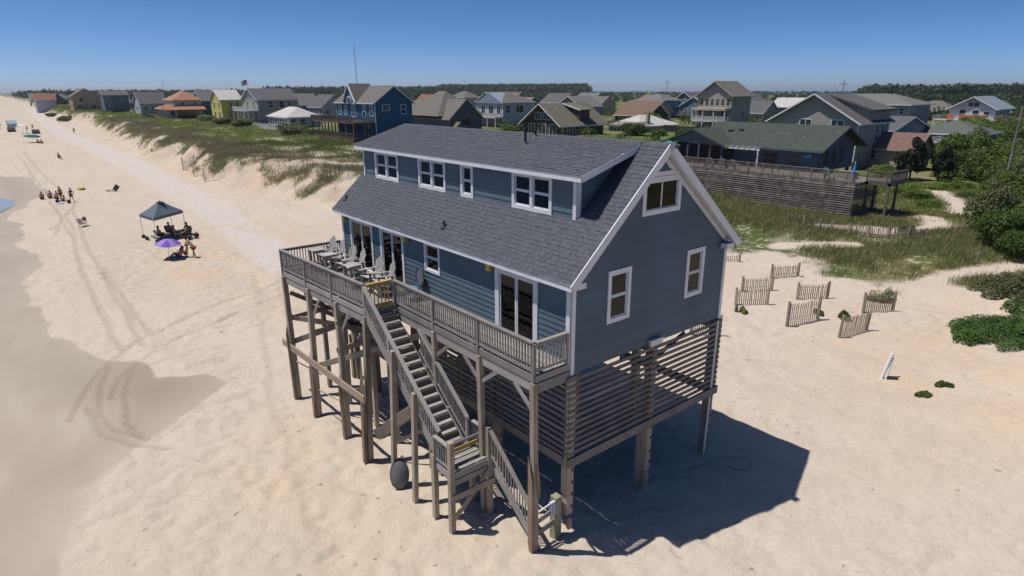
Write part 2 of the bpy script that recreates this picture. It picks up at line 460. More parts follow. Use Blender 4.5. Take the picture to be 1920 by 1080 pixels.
# scattered foot marks
vo = n.N('ShaderNodeTexVoronoi'); vo.inputs['Scale'].default_value = 1.9
wp = n.N('ShaderNodeVectorMath', operation='MULTIPLY_ADD'); wn = n.N('ShaderNodeTexNoise'); wn.inputs['Scale'].default_value = .9; n.L(P, wn.inputs['Vector']); n.L(wn.outputs['Color'], wp.inputs[0]); wp.inputs[1].default_value = (1.6, 1.6, 0); n.L(P, wp.inputs[2]); n.L(wp.outputs[0], vo.inputs['Vector'])
msk = n.math('MULTIPLY', n.ramp(n.noise(P, .16, 3), .34, .54), n.ramp(vo.outputs['Distance'], .17, .09))
msk = n.math('MULTIPLY', msk, n.ramp(n.noise(P, 2.3, 1), .42, .58))
sp_ = n.N('ShaderNodeSeparateColor'); n.L(vo.outputs['Color'], sp_.inputs[0]); msk = n.math('MULTIPLY', msk, n.ramp(sp_.outputs[0], .3, .9))
msk = n.math('MULTIPLY', msk, n.math('SUBTRACT', 1.0, attr('wet')))
c = n.mix(n.math('MULTIPLY', msk, .5), c, (.27, .22, .17))
vo2 = n.N('ShaderNodeTexVoronoi'); vo2.inputs['Scale'].default_value = .95; n.L(P, vo2.inputs['Vector'])
deb = n.math('MULTIPLY', n.ramp(vo2.outputs['Distance'], .085, .05), n.ramp(n.noise(P, .7, 1), .44, .54))
c = n.mix(n.math('MULTIPLY', deb, .6), c, (.13, .10, .07))
c = n.mix(n.math('MULTIPLY', attr('trk'), .42), c, (.33, .275, .21))
dmp = attr('damp')
wetc = n.mix(n.ramp(n.noise(n.scaled(P, (.35, 1, 1)), .5, 4), .3, .7), (.36, .302, .238), (.43, .367, .298))
wt = attr('wet')
tw = wt
wetc = n.mix(dmp, wetc, (.255, .205, .155))
c = n.mix(n.math('MULTIPLY', tw, .86), c, wetc)
c = n.mix(n.math('MULTIPLY', n.math('MULTIPLY', attr('trk'), wt), .30), c, (.22, .18, .145))
vg = attr('veg')
g1 = n.mix(n.ramp(n.noise(P, .35, 4), .35, .65), (.125, .130, .050), (.25, .20, .11))
g1 = n.mix(n.ramp(n.noise(P, .08, 3), .38, .58), g1, (.075, .105, .030))
c = n.mix(n.math('MULTIPLY', vg, n.math('MAXIMUM', n.ramp(n.noise(P, 1.7, 4), .25, .48), attr('inland'))), c, g1)
c = n.mix(attr('lawn'), c, (.105, .15, .04))
n.L(c, n.b.inputs['Base Color'])
rr = n.math('SUBTRACT', .95, n.math('MULTIPLY', wt, .42)); n.L(rr, n.b.inputs['Roughness'])
n.b.inputs['Specular IOR Level'].default_value = .18
hh = n.math('ADD', n.math('MULTIPLY', fine, .5), n.math('MULTIPLY', n.noise(P, 1.6, 3), .8))
hh = n.math('SUBTRACT', hh, n.math('MULTIPLY', msk, .7))
hh = n.math('MULTIPLY', hh, n.math('SUBTRACT', 1.0, n.math('MULTIPLY', wt, .82)))
n.bump(hh, .9, .085)
me.materials.append(n.m)
ground = bpy.data.objects.new('ground', me); link(ground)
tag(ground, 'pale dry beach sand with tyre tracks, running up into grassy dunes', 'ground', kind='structure')

# ---------------------------------------------------------------- water
def watermat(name, col):
    n = NT(name); ge = n.N('ShaderNodeNewGeometry')
    n.b.inputs['Base Color'].default_value = (*col, 1); n.b.inputs['Roughness'].default_value = .12
    n.bump(n.noise(n.scaled(ge.outputs['Position'], (1, 2, 1)), .8, 3), .25, .05)
    return n.m
b = MB(); b.add([(-30000, 1980, -.6), (30000, 1980, -.6), (30000, 42000, -.6), (-30000, 42000, -.6)], [(0, 1, 2, 3)])
tag(b.build('sound_water', watermat('sound_water', (.09, .11, .13))), 'flat blue water of the sound at the horizon', 'water', kind='structure')
b = MB(); b.add([(-30000, -20000, -1.25), (9000, -20000, -1.25), (9000, -27, -1.25), (-30000, -27, -1.25)], [(0, 1, 2, 3)])
tag(b.build('ocean_water', watermat('ocean_water', (.07, .13, .15))), 'ocean water off the wet sand', 'water', kind='structure')
def puddle(cx, cy, rx, ry, seed, label):
    N_ = 40; vs = []
    for i in range(N_):
        t = 2 * math.pi * i / N_
        k = .75 + .5 * float(vnoise(np.array([math.cos(t) * 1.6 + 5]), np.array([math.sin(t) * 1.6 + seed]), seed)[0])
        vs.append((cx + rx * k * math.cos(t), cy + ry * k * math.sin(t)))
    z = max(gz(x, y) for x, y in vs) + .012
    b = MB(); b.add([(x, y, z) for x, y in vs], [tuple(range(N_))])
    b.add([(x * 1.0, y * 1.0, z - .25) for x, y in vs], [])
    b.f += [(i, (i + 1) % N_, N_ + (i + 1) % N_, N_ + i) for i in range(N_)]
    tag(b.build('tide_pool', watermat('tide_pool', (.38, .38, .38))), label, 'water', kind='structure')
puddle(-88.5, -14.2, 7.5, 2.9, 3, 'shallow tide pool reflecting the sky beside the sunbathing group')
puddle(-114, -14.2, 6, 2.0, 9, 'small far tide pool at the edge of the wet sand')
# ================================================================ the blue beach house on pilings
siding = M('blue_siding', (.108, .150, .194), rough=.6, var=.09, scale=.55, rnd=.07, bump=.25, bscale=14)
white = M('white_trim', (.74, .75, .77), rough=.5, var=.04, scale=2)
shing = M('slate_shingle', (.100, .106, .125), rough=.9, var=.15, scale=9, rnd=.10, isl=.10, spec=.2)
deckw = wood('weathered_deck_wood', (.37, .345, .325), (.20, .18, .165))
pilew = wood('weathered_piling_wood', (.46, .40, .32), (.185, .15, .115))
splicew = wood('brown_splice_wood', (.37, .28, .205), (.19, .135, .095))
chairw = wood('pale_chair_wood', (.47, .44, .42), (.31, .285, .27))
greenw = wood('treated_green_timber', (.36, .36, .24), (.23, .23, .14), .1)
yelw = wood('new_yellow_lumber', (.55, .40, .15), (.38, .25, .075), .14)
darkw = wood('shaded_slat_wood', (.25, .225, .21), (.105, .095, .09))  # shade on slats and understructure put into a darker wood colour
black = M('black_rubber', (.02, .02, .022), rough=.5, var=.05)
room = M('room_shade', (.03, .03, .032), rough=.9, var=.1)  # near-black colour stands in for the unlit rooms behind the glass
curtain = M('beige_curtain', (.42, .37, .30), rough=.9, var=.1, scale=6)
bolt = M('rusty_bolt', (.06, .04, .03), rough=.8, var=.2)
glass = glassmat()
XL = -14.8
house = empty('beach_house', (-7.4, 3.8, 0), 'slate blue beach house with white trim standing high on wooden pilings', 'house')

def roof_z(y):       # top of the main roof
    return 8.36 + (y + .29) * .903 if y <= 3.63 else 11.9 - (y - 3.63) * .831

# ---- clapboards (each a piece), split round the openings
def lap(parent, axis, fixed, a0, a1, z0, z1, out=.022):
    """one board; axis 'x' runs along x on a wall facing -y at y=fixed, 'y' along y on a wall facing +x (out>0) at x=fixed"""
    o = bpy.data.objects.new('siding_board', unit('lap', siding))
    L = a1 - a0; h = z1 - z0
    if axis == 'x':   # local y -> -world y ; keep right handed: x -> -x
        Mx = Matrix(((-L, 0, 0, (a0 + a1) / 2), (0, -out, 0, fixed), (0, 0, h, (z0 + z1) / 2), (0, 0, 0, 1)))
    else:
        s = 1 if out > 0 else -1
        Mx = Matrix(((0, out, 0, fixed), (-L * s, 0, 0, (a0 + a1) / 2), (0, 0, h, (z0 + z1) / 2), (0, 0, 0, 1)))
    return link(o, parent, Mx)
def runs(a0, a1, holes):
    segs = [(a0, a1)]
    for h0, h1 in holes:
        nx_ = []
        for s0, s1 in segs:
            if h1 <= s0 or h0 >= s1: nx_.append((s0, s1)); continue
            if h0 > s0 + .01: nx_.append((s0, h0))
            if h1 < s1 - .01: nx_.append((h1, s1))
        segs = nx_
    return segs
EXPO = .18
# backing wall shells (hollow core so the openings stay open)
def wall_rows(parent, axis, fixed, a0, a1, z0, z1, openings, out=.032, limits=None):
    z = z0; k = 0
    while z < z1 - .02:
        zt = min(z + EXPO, z1)
        zc = (z + zt) / 2
        lo, hi = a0, a1
        if limits: 
            l2 = limits(zt); lo, hi = max(lo, l2[0]), min(hi, l2[1])
        holes = [(h[0], h[1]) for h in openings if h[2] < zc < h[3]]
        if hi - lo > .1:
            for s0, s1 in runs(lo, hi, holes): lap(parent, axis, fixed, s0, s1, z, zt + .012, out)
        z = zt; k += 1
# openings: (a0,a1,z0,z1) incl. trim
F_OP = {'door_a': (-14.02, -11.87, 5.9, 8.12), 'door_b': (-11.22, -9.28, 5.9, 8.12), 'win': (-7.75, -6.70, 6.98, 8.10), 'door_c': (-3.45, -1.38, 5.9, 8.13)}
G_OP = {'w1': (1.47, 2.49, 6.71, 8.36), 'w2': (5.28, 6.27, 6.71, 8.37), 'attic': (2.83, 4.66, 9.80, 10.93)}
D_OP = [(-13.63, -11.58, 9.60, 10.96), (-9.98, -8.04, 9.60, 10.96), (-7.05, -6.27, 9.60, 10.96), (-4.10, -2.17, 9.60, 10.96)]
wf = empty('ocean_wall', (0, 0, 0), None, None); wf.parent = house; wf.matrix_basis = WM[house].inverted(); WM[wf] = Matrix.Identity(4)
wg = empty('gable_wall', (0, 0, 0), None, None); wg.parent = house; wg.matrix_basis = WM[house].inverted(); WM[wg] = Matrix.Identity(4)
wd = empty('dormer', (0, 0, 0), None, None); wd.parent = house; wd.matrix_basis = WM[house].inverted(); WM[wd] = Matrix.Identity(4)
def frame_sheet(parent, axis, fixed, a0, a1, z0, z1, ops, name='wall_sheathing'):
    """flat wall with rectangular holes, 12 cm thick, just behind the boards"""
    cuts = sorted({a0, a1} | {v for o in ops for v in (o[0] + .06, o[1] - .06)}); zs = sorted({z0, z1} | {v for o in ops for v in (o[2] + .06, o[3] - .06)})
    b = MB()
    for i in range(len(cuts) - 1):
        run = None
        for j in range(len(zs) - 1):
            ca, cz = (cuts[i] + cuts[i + 1]) / 2, (zs[j] + zs[j + 1]) / 2
            solid = not any(o[0] + .06 < ca < o[1] - .06 and o[2] + .06 < cz < o[3] - .06 for o in ops)
            if solid:
                run = (run[0], zs[j + 1]) if run else (zs[j], zs[j + 1])
            if (not solid or j == len(zs) - 2) and run:
                if axis == 'x': b.box((cuts[i], fixed, run[0]), (cuts[i + 1], fixed + .1, run[1]))
                else: b.box((fixed - .1, cuts[i], run[0]), (fixed, cuts[i + 1], run[1]))
                run = None
    return b.build(name, siding, parent, local=False)
frame_sheet(wf, 'x', .005, XL, -.02, 5.5, 8.40, list(F_OP.values()))
wall_rows(wf, 'x', .005, XL + .08, -.08, 5.5, 8.40, list(F_OP.values()))
frame_sheet(wg, 'y', -.005, .02, 7.58, 5.5, 8.44, [G_OP['w1'], G_OP['w2']])
def rake(z):
    if z < 8.44: return (0.06, 7.54)
    return (max(.06, (z + .13 - 8.36) / .903 - .29), min(7.54, 3.63 + (11.9 - z - .13) / .831))
wall_rows(wg, 'y', -.005, .08, 7.52, 5.5, 11.62, list(G_OP.values()), .032, rake)
b = MB()   # gable triangle sheathing, built round the attic window
zt = 11.70
def rk(z): return ((z + .19 - 8.36) / .903 - .29, 3.63 + (11.9 - z - .19) / .831)
for z_a, z_b, ys in ((8.44, 9.86, None), (9.86, 10.87, (2.89, 4.60)), (10.87, zt, None)):
    la, ha = rk(z_a); lb, hb = rk(z_b)
    if ys is None: b.prism([(-.105, la, z_a), (-.105, ha, z_a), (-.105, hb, z_b), (-.105, lb, z_b)], (.1, 0, 0))
    else:
        b.prism([(-.105, la, z_a), (-.105, ys[0], z_a), (-.105, ys[0], z_b), (-.105, lb, z_b)], (.1, 0, 0))
        b.prism([(-.105, ys[1], z_a), (-.105, ha, z_a), (-.105, hb, z_b), (-.105, ys[1], z_b)], (.1, 0, 0))
b.build('gable_sheathing', siding, wg, local=False)
# plain walls turned away from the beach
b = MB()
b.prism([(XL, .12, 5.5), (XL, 7.6, 5.5), (XL, 7.6, 8.44), (XL, 3.63, 11.7), (XL, 1.25, 10.9), (XL, 1.25, 9.55), (XL, .12, 8.55)], (.1, 0, 0))
b.box((XL + .1, 7.48, 5.5), (-.11, 7.58, 8.42))
b.build('rear_wall', siding, house, local=False)
block('floor_underside', pilew, house, (XL + .12, .12, 5.44), (-.12, 7.47, 5.6))

# ---- corner boards
for y_ in (0,):
    piece('corner_board', white, house, (.026, .07, 5.48), (.026, .07, 8.30), .14, .045, (1, 0, 0))
    piece('corner_board', white, house, (-.075, -.028, 5.48), (-.075, -.028, 8.26), .05, .145, (1, 0, 0))
piece('corner_board', white, house, (.026, 7.53, 5.48), (.026, 7.53, 8.36), .14, .045, (1, 0, 0))
piece('corner_board', white, house, (XL + .07, -.028, 5.48), (XL + .07, -.028, 8.26), .05, .14, (1, 0, 0))

# ---- windows and doors
def trim_frame(parent, axis, fixed, o, tw, name='window', sill=0., proud=.05, top=None):
    a0, a1, z0, z1 = o; top = top or tw
    b = MB()
    def bx(p, q, r, s, d0, d1):
        if axis == 'x': b.box((p, fixed - d1, r), (q, fixed - d0, s))
        else: b.box((fixed + d0, p, r), (fixed + d1, q, s))
    bx(a0, a1, z0, z0 + tw + sill, -.02, proud); bx(a0, a1, z1 - top, z1, -.02, proud)
    bx(a0, a0 + tw, z0 + tw + sill, z1 - top, -.02, proud); bx(a1 - tw, a1, z0 + tw + sill, z1 - top, -.02, proud)
    w = b.build(name, white, parent, local=False)
    return w, (a0 + tw, a1 - tw, z0 + tw + sill, z1 - top)
def sash(win, axis, fixed, o, kind='hung', cur=False, fw=.045):
    """sash bars, glass panes and a shallow box painted near-black as the dim room, as sub-parts of the window"""
    a0, a1, z0, z1 = o
    s = -1 if axis == 'x' else 1
    def bl(name, mat, p, q, r, t, d0, d1):
        if axis == 'x': return block(name, mat, win, (p, fixed - d1, r), (q, fixed - d0, t))
        return block(name, mat, win, (fixed + d0, p, r), (fixed + d1, q, t))
    if kind == 'hung': cells = [(a0, a1, z0, (z0 + z1) / 2), (a0, a1, (z0 + z1) / 2, z1)]
    elif kind == 'slide': cells = [(a0, (a0 + a1) / 2, z0, z1), ((a0 + a1) / 2, a1, z0, z1)]
    for k, (p, q, r, t) in enumerate(cells):
        e = .012 * k
        bl('sash', white, p, q, r, r + fw, -.03 - e, .012 - e); bl('sash', white, p, q, t - fw, t, -.03 - e, .012 - e)
        bl('sash', white, p, p + fw, r + fw, t - fw, -.03 - e, .012 - e); bl('sash', white, q - fw, q, r + fw, t - fw, -.03 - e, .012 - e)
        bl('pane', glass, p + fw, q - fw, r + fw, t - fw, -.014 - e, -.008 - e)
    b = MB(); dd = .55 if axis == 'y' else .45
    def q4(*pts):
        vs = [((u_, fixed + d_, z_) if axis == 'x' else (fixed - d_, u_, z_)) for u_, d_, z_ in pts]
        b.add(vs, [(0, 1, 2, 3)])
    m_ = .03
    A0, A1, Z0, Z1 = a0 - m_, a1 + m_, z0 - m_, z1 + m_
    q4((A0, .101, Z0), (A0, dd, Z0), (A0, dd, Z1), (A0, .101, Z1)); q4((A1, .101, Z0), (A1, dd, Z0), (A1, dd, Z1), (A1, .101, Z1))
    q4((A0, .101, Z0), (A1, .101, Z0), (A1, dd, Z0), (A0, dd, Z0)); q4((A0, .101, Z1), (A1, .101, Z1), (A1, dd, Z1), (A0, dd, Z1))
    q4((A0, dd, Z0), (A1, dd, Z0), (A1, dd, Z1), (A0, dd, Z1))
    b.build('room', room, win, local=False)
    if cur:
        b = MB(); c0, c1, zt0, zt1 = cur; N_ = 24
        for i in range(N_):
            u0 = c0 + (c1 - c0) * i / N_; u1 = c0 + (c1 - c0) * (i + 1) / N_
            d0 = .16 + .03 * math.sin(i * 1.9); d1 = .16 + .03 * math.sin((i + 1) * 1.9)
            q4((u0, d0, zt0), (u1, d1, zt0), (u1, d1, zt1), (u0, d0, zt1))
        b.build('curtain', curtain, win, local=False)
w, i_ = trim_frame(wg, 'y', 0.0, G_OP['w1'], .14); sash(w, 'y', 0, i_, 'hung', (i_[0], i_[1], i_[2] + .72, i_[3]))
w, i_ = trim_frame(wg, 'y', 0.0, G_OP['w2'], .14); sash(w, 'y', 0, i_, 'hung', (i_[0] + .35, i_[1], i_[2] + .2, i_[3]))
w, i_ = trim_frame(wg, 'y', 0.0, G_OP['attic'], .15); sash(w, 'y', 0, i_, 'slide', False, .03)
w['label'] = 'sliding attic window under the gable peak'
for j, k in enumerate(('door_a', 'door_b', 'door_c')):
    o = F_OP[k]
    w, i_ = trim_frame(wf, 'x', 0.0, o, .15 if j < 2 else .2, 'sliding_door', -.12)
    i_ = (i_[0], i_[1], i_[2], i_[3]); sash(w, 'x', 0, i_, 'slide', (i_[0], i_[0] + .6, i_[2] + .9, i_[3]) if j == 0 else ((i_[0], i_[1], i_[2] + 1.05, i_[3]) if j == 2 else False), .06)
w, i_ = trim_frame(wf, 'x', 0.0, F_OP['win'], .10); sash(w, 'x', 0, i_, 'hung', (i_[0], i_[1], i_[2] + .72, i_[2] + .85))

# ---- dormer
DY = 1.25
frame_sheet(wd, 'x', DY + .005, -14.72, -1.12, 9.5, 11.0, D_OP)
wall_rows(wd, 'x', DY + .005, -14.70, -1.14, 9.72, 10.98, D_OP)
for o in D_OP:
    dbl = o[1] - o[0] > 1.2
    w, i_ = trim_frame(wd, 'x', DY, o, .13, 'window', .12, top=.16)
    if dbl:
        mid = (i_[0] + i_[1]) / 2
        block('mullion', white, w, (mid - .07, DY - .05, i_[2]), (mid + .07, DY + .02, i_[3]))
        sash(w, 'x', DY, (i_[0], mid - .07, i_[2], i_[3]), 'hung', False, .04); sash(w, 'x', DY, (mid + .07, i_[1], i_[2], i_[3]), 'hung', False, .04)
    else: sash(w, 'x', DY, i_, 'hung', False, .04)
# dormer side wall (faces the near gable), boards cut to the sloping roofs
sx = -1.12
b = MB(); b.prism([(sx - .1, DY + .1, 9.55), (sx - .1, 3.55, 11.70), (sx - .1, DY + .1, 11.02)], (.095, 0, 0)); b.build('side_sheathing', siding, wd, local=False)
z = 9.72
while z < 11.45:
    zt = z + EXPO
    y0 = DY + .02 if zt < 11.02 else (zt - 11.02) / .29 + 1.2; y1 = (z - 8.36) / .903 - .29 - .02
    y0 = DY + .02 if zt < 11.05 else (zt + .14 - 11.12) / .2967 + 1.0
    if y1 - y0 > .06: lap(wd, 'y', sx, y0, y1, z, zt + .01, .022)
    z = zt
piece('corner_board', white, wd, (sx + .028, DY + .06, 9.62), (sx + .028, DY + .06, 11.0), .12, .045, (1, 0, 0))
piece('corner_board', white, wd, (sx - .06, DY - .025, 9.68), (sx - .06, DY - .025, 11.0), .05, .13, (1, 0, 0))
piece('corner_board', white, wd, (-14.67, DY - .025, 9.68), (-14.67, DY - .025, 11.0), .05, .10, (1, 0, 0))

# ---- roof decks, fascias, rakes
roof = empty('roof', (0, 0, 0), None, None); roof.parent = house; roof.matrix_basis = WM[house].inverted(); WM[roof] = Matrix.Identity(4)
RX0, RX1 = -15.1, .31
def slab(x0, x1, pa, pb, th, name, mat):
    (ya, za), (yb, zb) = pa, pb
    b = MB(); b.prism([(x0, ya, za), (x0, yb, zb), (x0, yb, zb - th), (x0, ya, za - th)], (x1 - x0, 0, 0))
    return b.build(name, mat, roof, local=False)
slab(RX0, RX1, (-.29, 8.345), (3.62, 11.885 - .01), .13, 'roof_deck', white)
slab(RX0, RX1, (3.64, 11.875), (7.89, 8.345), .13, 'roof_deck', white)
slab(RX0, -.72, (1.0, 11.105), (3.60, 11.885), .13, 'dormer_roof_deck', white)
piece('fascia', white, roof, (RX0 + .003, -.305, 8.255), (RX1 + .003, -.305, 8.255), .03, .19, (0, 0, 1))
piece('fascia', white, roof, (RX0 + .003, .985, 11.005), (-.717, .985, 11.005), .03, .20)
piece('fascia', white, roof, (RX0, 7.905, 8.255), (RX1, 7.905, 8.255), .03, .19)
for ya, za, yb, zb in ((-.29, 8.28, 3.63, 11.80), (7.89, 8.28, 3.63, 11.80)):
    piece('rake_board', white, roof, (RX1 + .018, ya, za - .04), (RX1 + .018, yb, zb - .0), .035, .24, (0, 0, 1))
    piece('frieze_board', white, roof, (.03, ya + (.35 if ya < 1 else -.35), za + .1), (.03, yb, zb - .21), .03, .17)
piece('rake_board', white, roof, (-.703, 1.0, 11.00), (-.703, 3.5, 11.745), .03, .20)
block('soffit', white, roof, (RX0 + .02, -.285, 8.17), (RX1 - .02, -.03, 8.19))
b = MB(); b.prism([(.012, 2.86, 10.945), (.012, 4.58, 10.945), (.012, 4.42, 11.08), (.012, 2.95, 11.08)], (.04, 0, 0)); b.build('gable_band', white, roof, local=False)
for y_ in (.12, 7.48):
    block('eave_return', white, roof, (.05, y_ - .3, 8.16), (.29, y_ + .16, 8.33))

# ---- shingles: every tab is a slab; the nearest 300 are separate pieces
tabs = []
def patch(x0, x1, ya, za, yb, zb, skip=None, course=.152, tw=.25):
    L = math.hypot(yb - ya, zb - za); nC = int(L / course)
    cs = L / nC; vy, vz = (yb - ya) / L, (zb - za) / L
    for c_ in range(nC):
        x = x0 - random.random() * tw
        while x < x1:
            w_ = tw * random.uniform(.6, 1.3); a, e = max(x, x0), min(x + w_, x1); x += w_
            if e - a < .04: continue
            v0 = c_ * cs - (.02 if c_ == 0 else .0); v1 = (c_ + 1) * cs + (.05 if c_ < nC - 1 else 0)
            vm = (v0 + v1) / 2
            cy, cz = ya + vy * vm, za + vz * vm
            if skip and skip((a + e) / 2, cy): continue
            tabs.append(((a + e) / 2, cy, cz, e - a - .006, v1 - v0, vy, vz, random.uniform(.010, .022), c_))
patch(RX0, RX1 + .02, -.32, 8.333, 3.62, 11.89, lambda x, y: y > DY + .1 and x < -1.3)
patch(RX0 - .01, -.70, .965, 11.10, 3.60, 11.895)
patch(RX0, RX1 + .02, 7.92, 8.325, 3.64, 11.885)
tabs.sort(key=lambda t: (Vector(t[:3]) - CAMP).length + (60 if t[5] < 0 else 0))
def tabmat(t):
    x, y, z, w_, l_, vy, vz, th, c_ = t
    # x axis along the eave, y axis up the slope, z = normal; keep it right handed
    ax = Vector((1, 0, 0)) if vy > 0 else Vector((-1, 0, 0)); ay = Vector((0, vy, vz)); az = ax.cross(ay)
    mm = Matrix.Identity(4)
    for i in range(3):
        mm[i][0] = ax[i] * w_; mm[i][1] = ay[i] * l_; mm[i][2] = az[i] * th; mm[i][3] = (x, y, z)[i]
    return mm
for t in tabs[:300]:
    link(bpy.data.objects.new('shingle', unit('shingle', shing)), roof, tabmat(t))
b = MB(); uv_ = unit('shingle', shing)
bv = [v.co.copy() for v in uv_.vertices]; bf = [tuple(p.vertices) for p in uv_.polygons]
for t in tabs[300:]:
    mm = tabmat(t); b.add([mm @ v for v in bv], bf)
me_ = bpy.data.meshes.new('shingle_field'); me_.from_pydata(b.v, [], b.f); me_.materials.append(shing)
o = link(bpy.data.objects.new('shingle_field', me_), roof); o['kind'] = 'stuff'
b = MB()
for i in range(48):
    x0 = -.68 + i * .0; 
for x in np.arange(RX0, RX1 - .1, .3):
    b.prism([(x, 3.48, 11.79), (x, 3.63, 11.925), (x, 3.78, 11.79)], (.31, 0, 0))
b.build('ridge_cap', shing, roof, local=False)
lead = M('dark_flashing', (.035, .035, .04), rough=.5, var=.1)
for (x, y, h) in ((-6.65, .18, .22), (-14.6, .17, .16), (-5.14, 2.68, .55), (-5.42, 3.38, .2)):
    zz = (roof_z(y) if y < 1 else 11.12 + (y - 1.0) * .2967)
    b = MB(); b.tube((x, y, zz - .05), (x, y, zz + h), .045, .045, 8); b.tube((x, y, zz - .04), (x, y, zz + .07), .15, .06, 8)
    b.build('vent_pipe', lead, roof, local=False)
block('flashing_patch', lead, roof, (-2.9, 1.1, 11.14), (-1.9, 1.22, 11.165))

# ---- wall fixtures
lamp = M('yellow_lamp', (.52, .40, .10), rough=.4, var=.1)
for x in (-3.68, -9.02, -14.42):
    b = MB(); b.box((x - .11, -.16, 7.86), (x + .11, -.015, 8.11)); b.box((x - .14, -.19, 8.11), (x + .14, -.015, 8.14)); b.box((x - .06, -.05, 7.80), (x + .06, -.015, 7.86))
    b.build('porch_light', lamp, house, local=False)
b = MB(); b.box((.04, 3.55, 5.44), (.14, 4.15, 5.64)); b.box((.04, 3.52, 5.64), (.17, 4.18, 5.67)); b.build('meter_box', white, house, local=False)
b = MB(); b.path([(.12, 7.36, 5.45), (.12, 7.33, 2.6), (.14, 7.25, .02)], .04, 8); b.build('drain_pipe', white, house, local=False)

# ---- pilings, girders, bracing
def pile(x, y, zt, zb=None, w=.28, lean=(0, 0), sister=True, name='piling', mat=None):
    zb = gz(x + lean[0], y + lean[1]) - .5 if zb is None else zb
    p = piece(name, mat or pilew, house, (x + lean[0], y + lean[1], zb), (x, y, zt), w, w * .94)
    if sister:
        piece('piling_sister', mat or pilew, p, (x + lean[0] - .16, y + lean[1] - .17, zb), (x - .10, y - .17, min(zt - .7, 2.0 + random.uniform(-.7, .5))), w * .75, .12)
    b = MB()
    for k in range(5):
        zz = .6 + k * .42 + random.uniform(-.08, .08)
        if zz > zt - .2 or zz < zb: continue
        b.box((x + w / 2 - .005, y + .04, zz), (x + w / 2 + .018, y + .10, zz + .09))
    if b.v: b.build('bolt_row', bolt, p, local=False)
    return p
for x in (-3.55, -7.2, -10.9, -14.65):
    for y in (.05, 3.85, 7.45): pile(x, y, 5.45, sister=(y < 1))
for x, y in ((-9.0, .1), (-12.8, .1), (-9.0, 3.9), (-12.8, 3.9), (-8.3, 1.9), (-11.0, 1.95)): pile(x, y, 5.45, w=.24, lean=(random.uniform(-.1, .1), random.uniform(-.12, .1)))
pile(-.05, 3.85, 5.45); pile(-.05, 7.45, 5.45, sister=False)
pile(-.03, .05, 5.45, .72, sister=False)['label'] = 'corner piling broken off above the sand'
block('green_post', greenw, house, (-.28, -.42, gz(-.1, -.3) - .4), (-.02, -.17, 1.42))
# ring beam under the lattice and floor girders
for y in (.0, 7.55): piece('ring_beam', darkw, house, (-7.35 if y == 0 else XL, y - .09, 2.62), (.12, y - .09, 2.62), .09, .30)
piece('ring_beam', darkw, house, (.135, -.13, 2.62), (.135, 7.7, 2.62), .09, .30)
for y in (.12, 3.85, 7.36): piece('floor_girder', pilew, house, (XL, y, 5.28), (-.13, y, 5.28), .14, .30)
for x in np.arange(-14.6, -.2, .9): piece('floor_joist', pilew, house, (x, .1, 5.38), (x, 7.45, 5.38), .05, .10)
# lattice slats round the storage level
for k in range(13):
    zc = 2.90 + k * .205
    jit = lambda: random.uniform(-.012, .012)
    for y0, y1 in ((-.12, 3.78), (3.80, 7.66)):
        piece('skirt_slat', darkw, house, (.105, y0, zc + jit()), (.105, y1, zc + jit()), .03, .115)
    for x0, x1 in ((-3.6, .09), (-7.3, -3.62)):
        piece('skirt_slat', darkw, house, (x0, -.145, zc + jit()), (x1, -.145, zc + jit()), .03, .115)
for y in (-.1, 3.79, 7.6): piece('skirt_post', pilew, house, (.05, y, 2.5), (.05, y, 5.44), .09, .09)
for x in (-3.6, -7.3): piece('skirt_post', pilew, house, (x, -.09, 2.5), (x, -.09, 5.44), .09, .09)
# cross bracing, plank to plank
def brace(p0, p1, w=.05, h=.22, mat=None, name='cross_brace'): return piece(name, mat or pilew, house, p0, p1, w, h)
brace((-14.65, -.14, 5.0), (-10.9, -.14, 2.6)); brace((-14.65, -.2, 2.6), (-10.9, -.2, 5.0))
brace((-10.9, -.14, 5.0), (-7.2, -.14, 2.6)); brace((-10.9, -.2, 2.6), (-7.2, -.2, 5.0))
brace((-14.5, 3.7, 5.0), (-10.9, 3.7, 1.4)); brace((-14.5, 3.64, 1.4), (-10.9, 3.64, 5.0))
brace((-10.9, .2, 5.0), (-10.9, 3.7, 2.0)); brace((-14.5, .2, 2.0), (-14.5, 3.7, 5.0)); brace((-7.2, .2, 3.4), (-7.2, 7.3, .5)); brace((-7.3, .2, .6), (-7.3, 3.7, 3.4))
brace((-14.6, -.1, 1.2), (-9.0, -.12, 3.3)); brace((-9.0, .0, 1.2), (-12.8, .02, 3.6)); brace((-14.6, .3, 3.2), (-8.4, .3, 3.4)); brace((-12.8, -.1, 2.2), (-7.2, -.05, 2.0)); brace((-12.8, .2, 4.6), (-9, 3.8, 2.4)); brace((-9, .2, 4.6), (-12.8, 3.8, 2.2)); brace((-8.3, 1.9, 3.2), (-11, 1.95, 3.2))
brace((.02, 3.9, 4.9), (.02, 2.2, 5.42), .06, .14); brace((-14.6, -.1, 1.2), (-9.0, -.12, 3.3)); brace((-9.0, .0, 1.2), (-12.8, .02, 3.6)); brace((-14.6, .3, 3.2), (-8.4, .3, 3.4)); brace((-12.8, -.1, 2.2), (-7.2, -.05, 2.0)); brace((-12.8, .2, 4.6), (-9, 3.8, 2.4)); brace((-9, .2, 4.6), (-12.8, 3.8, 2.2)); brace((-8.3, 1.9, 3.2), (-11, 1.95, 3.2))
brace((.02, 3.9, 4.9), (.02, 5.5, 5.42), .06, .14)
brace((-6.9, .3, 1.9), (-7.0, 2.9, .25), .05, .7, darkw, 'loose_panel')

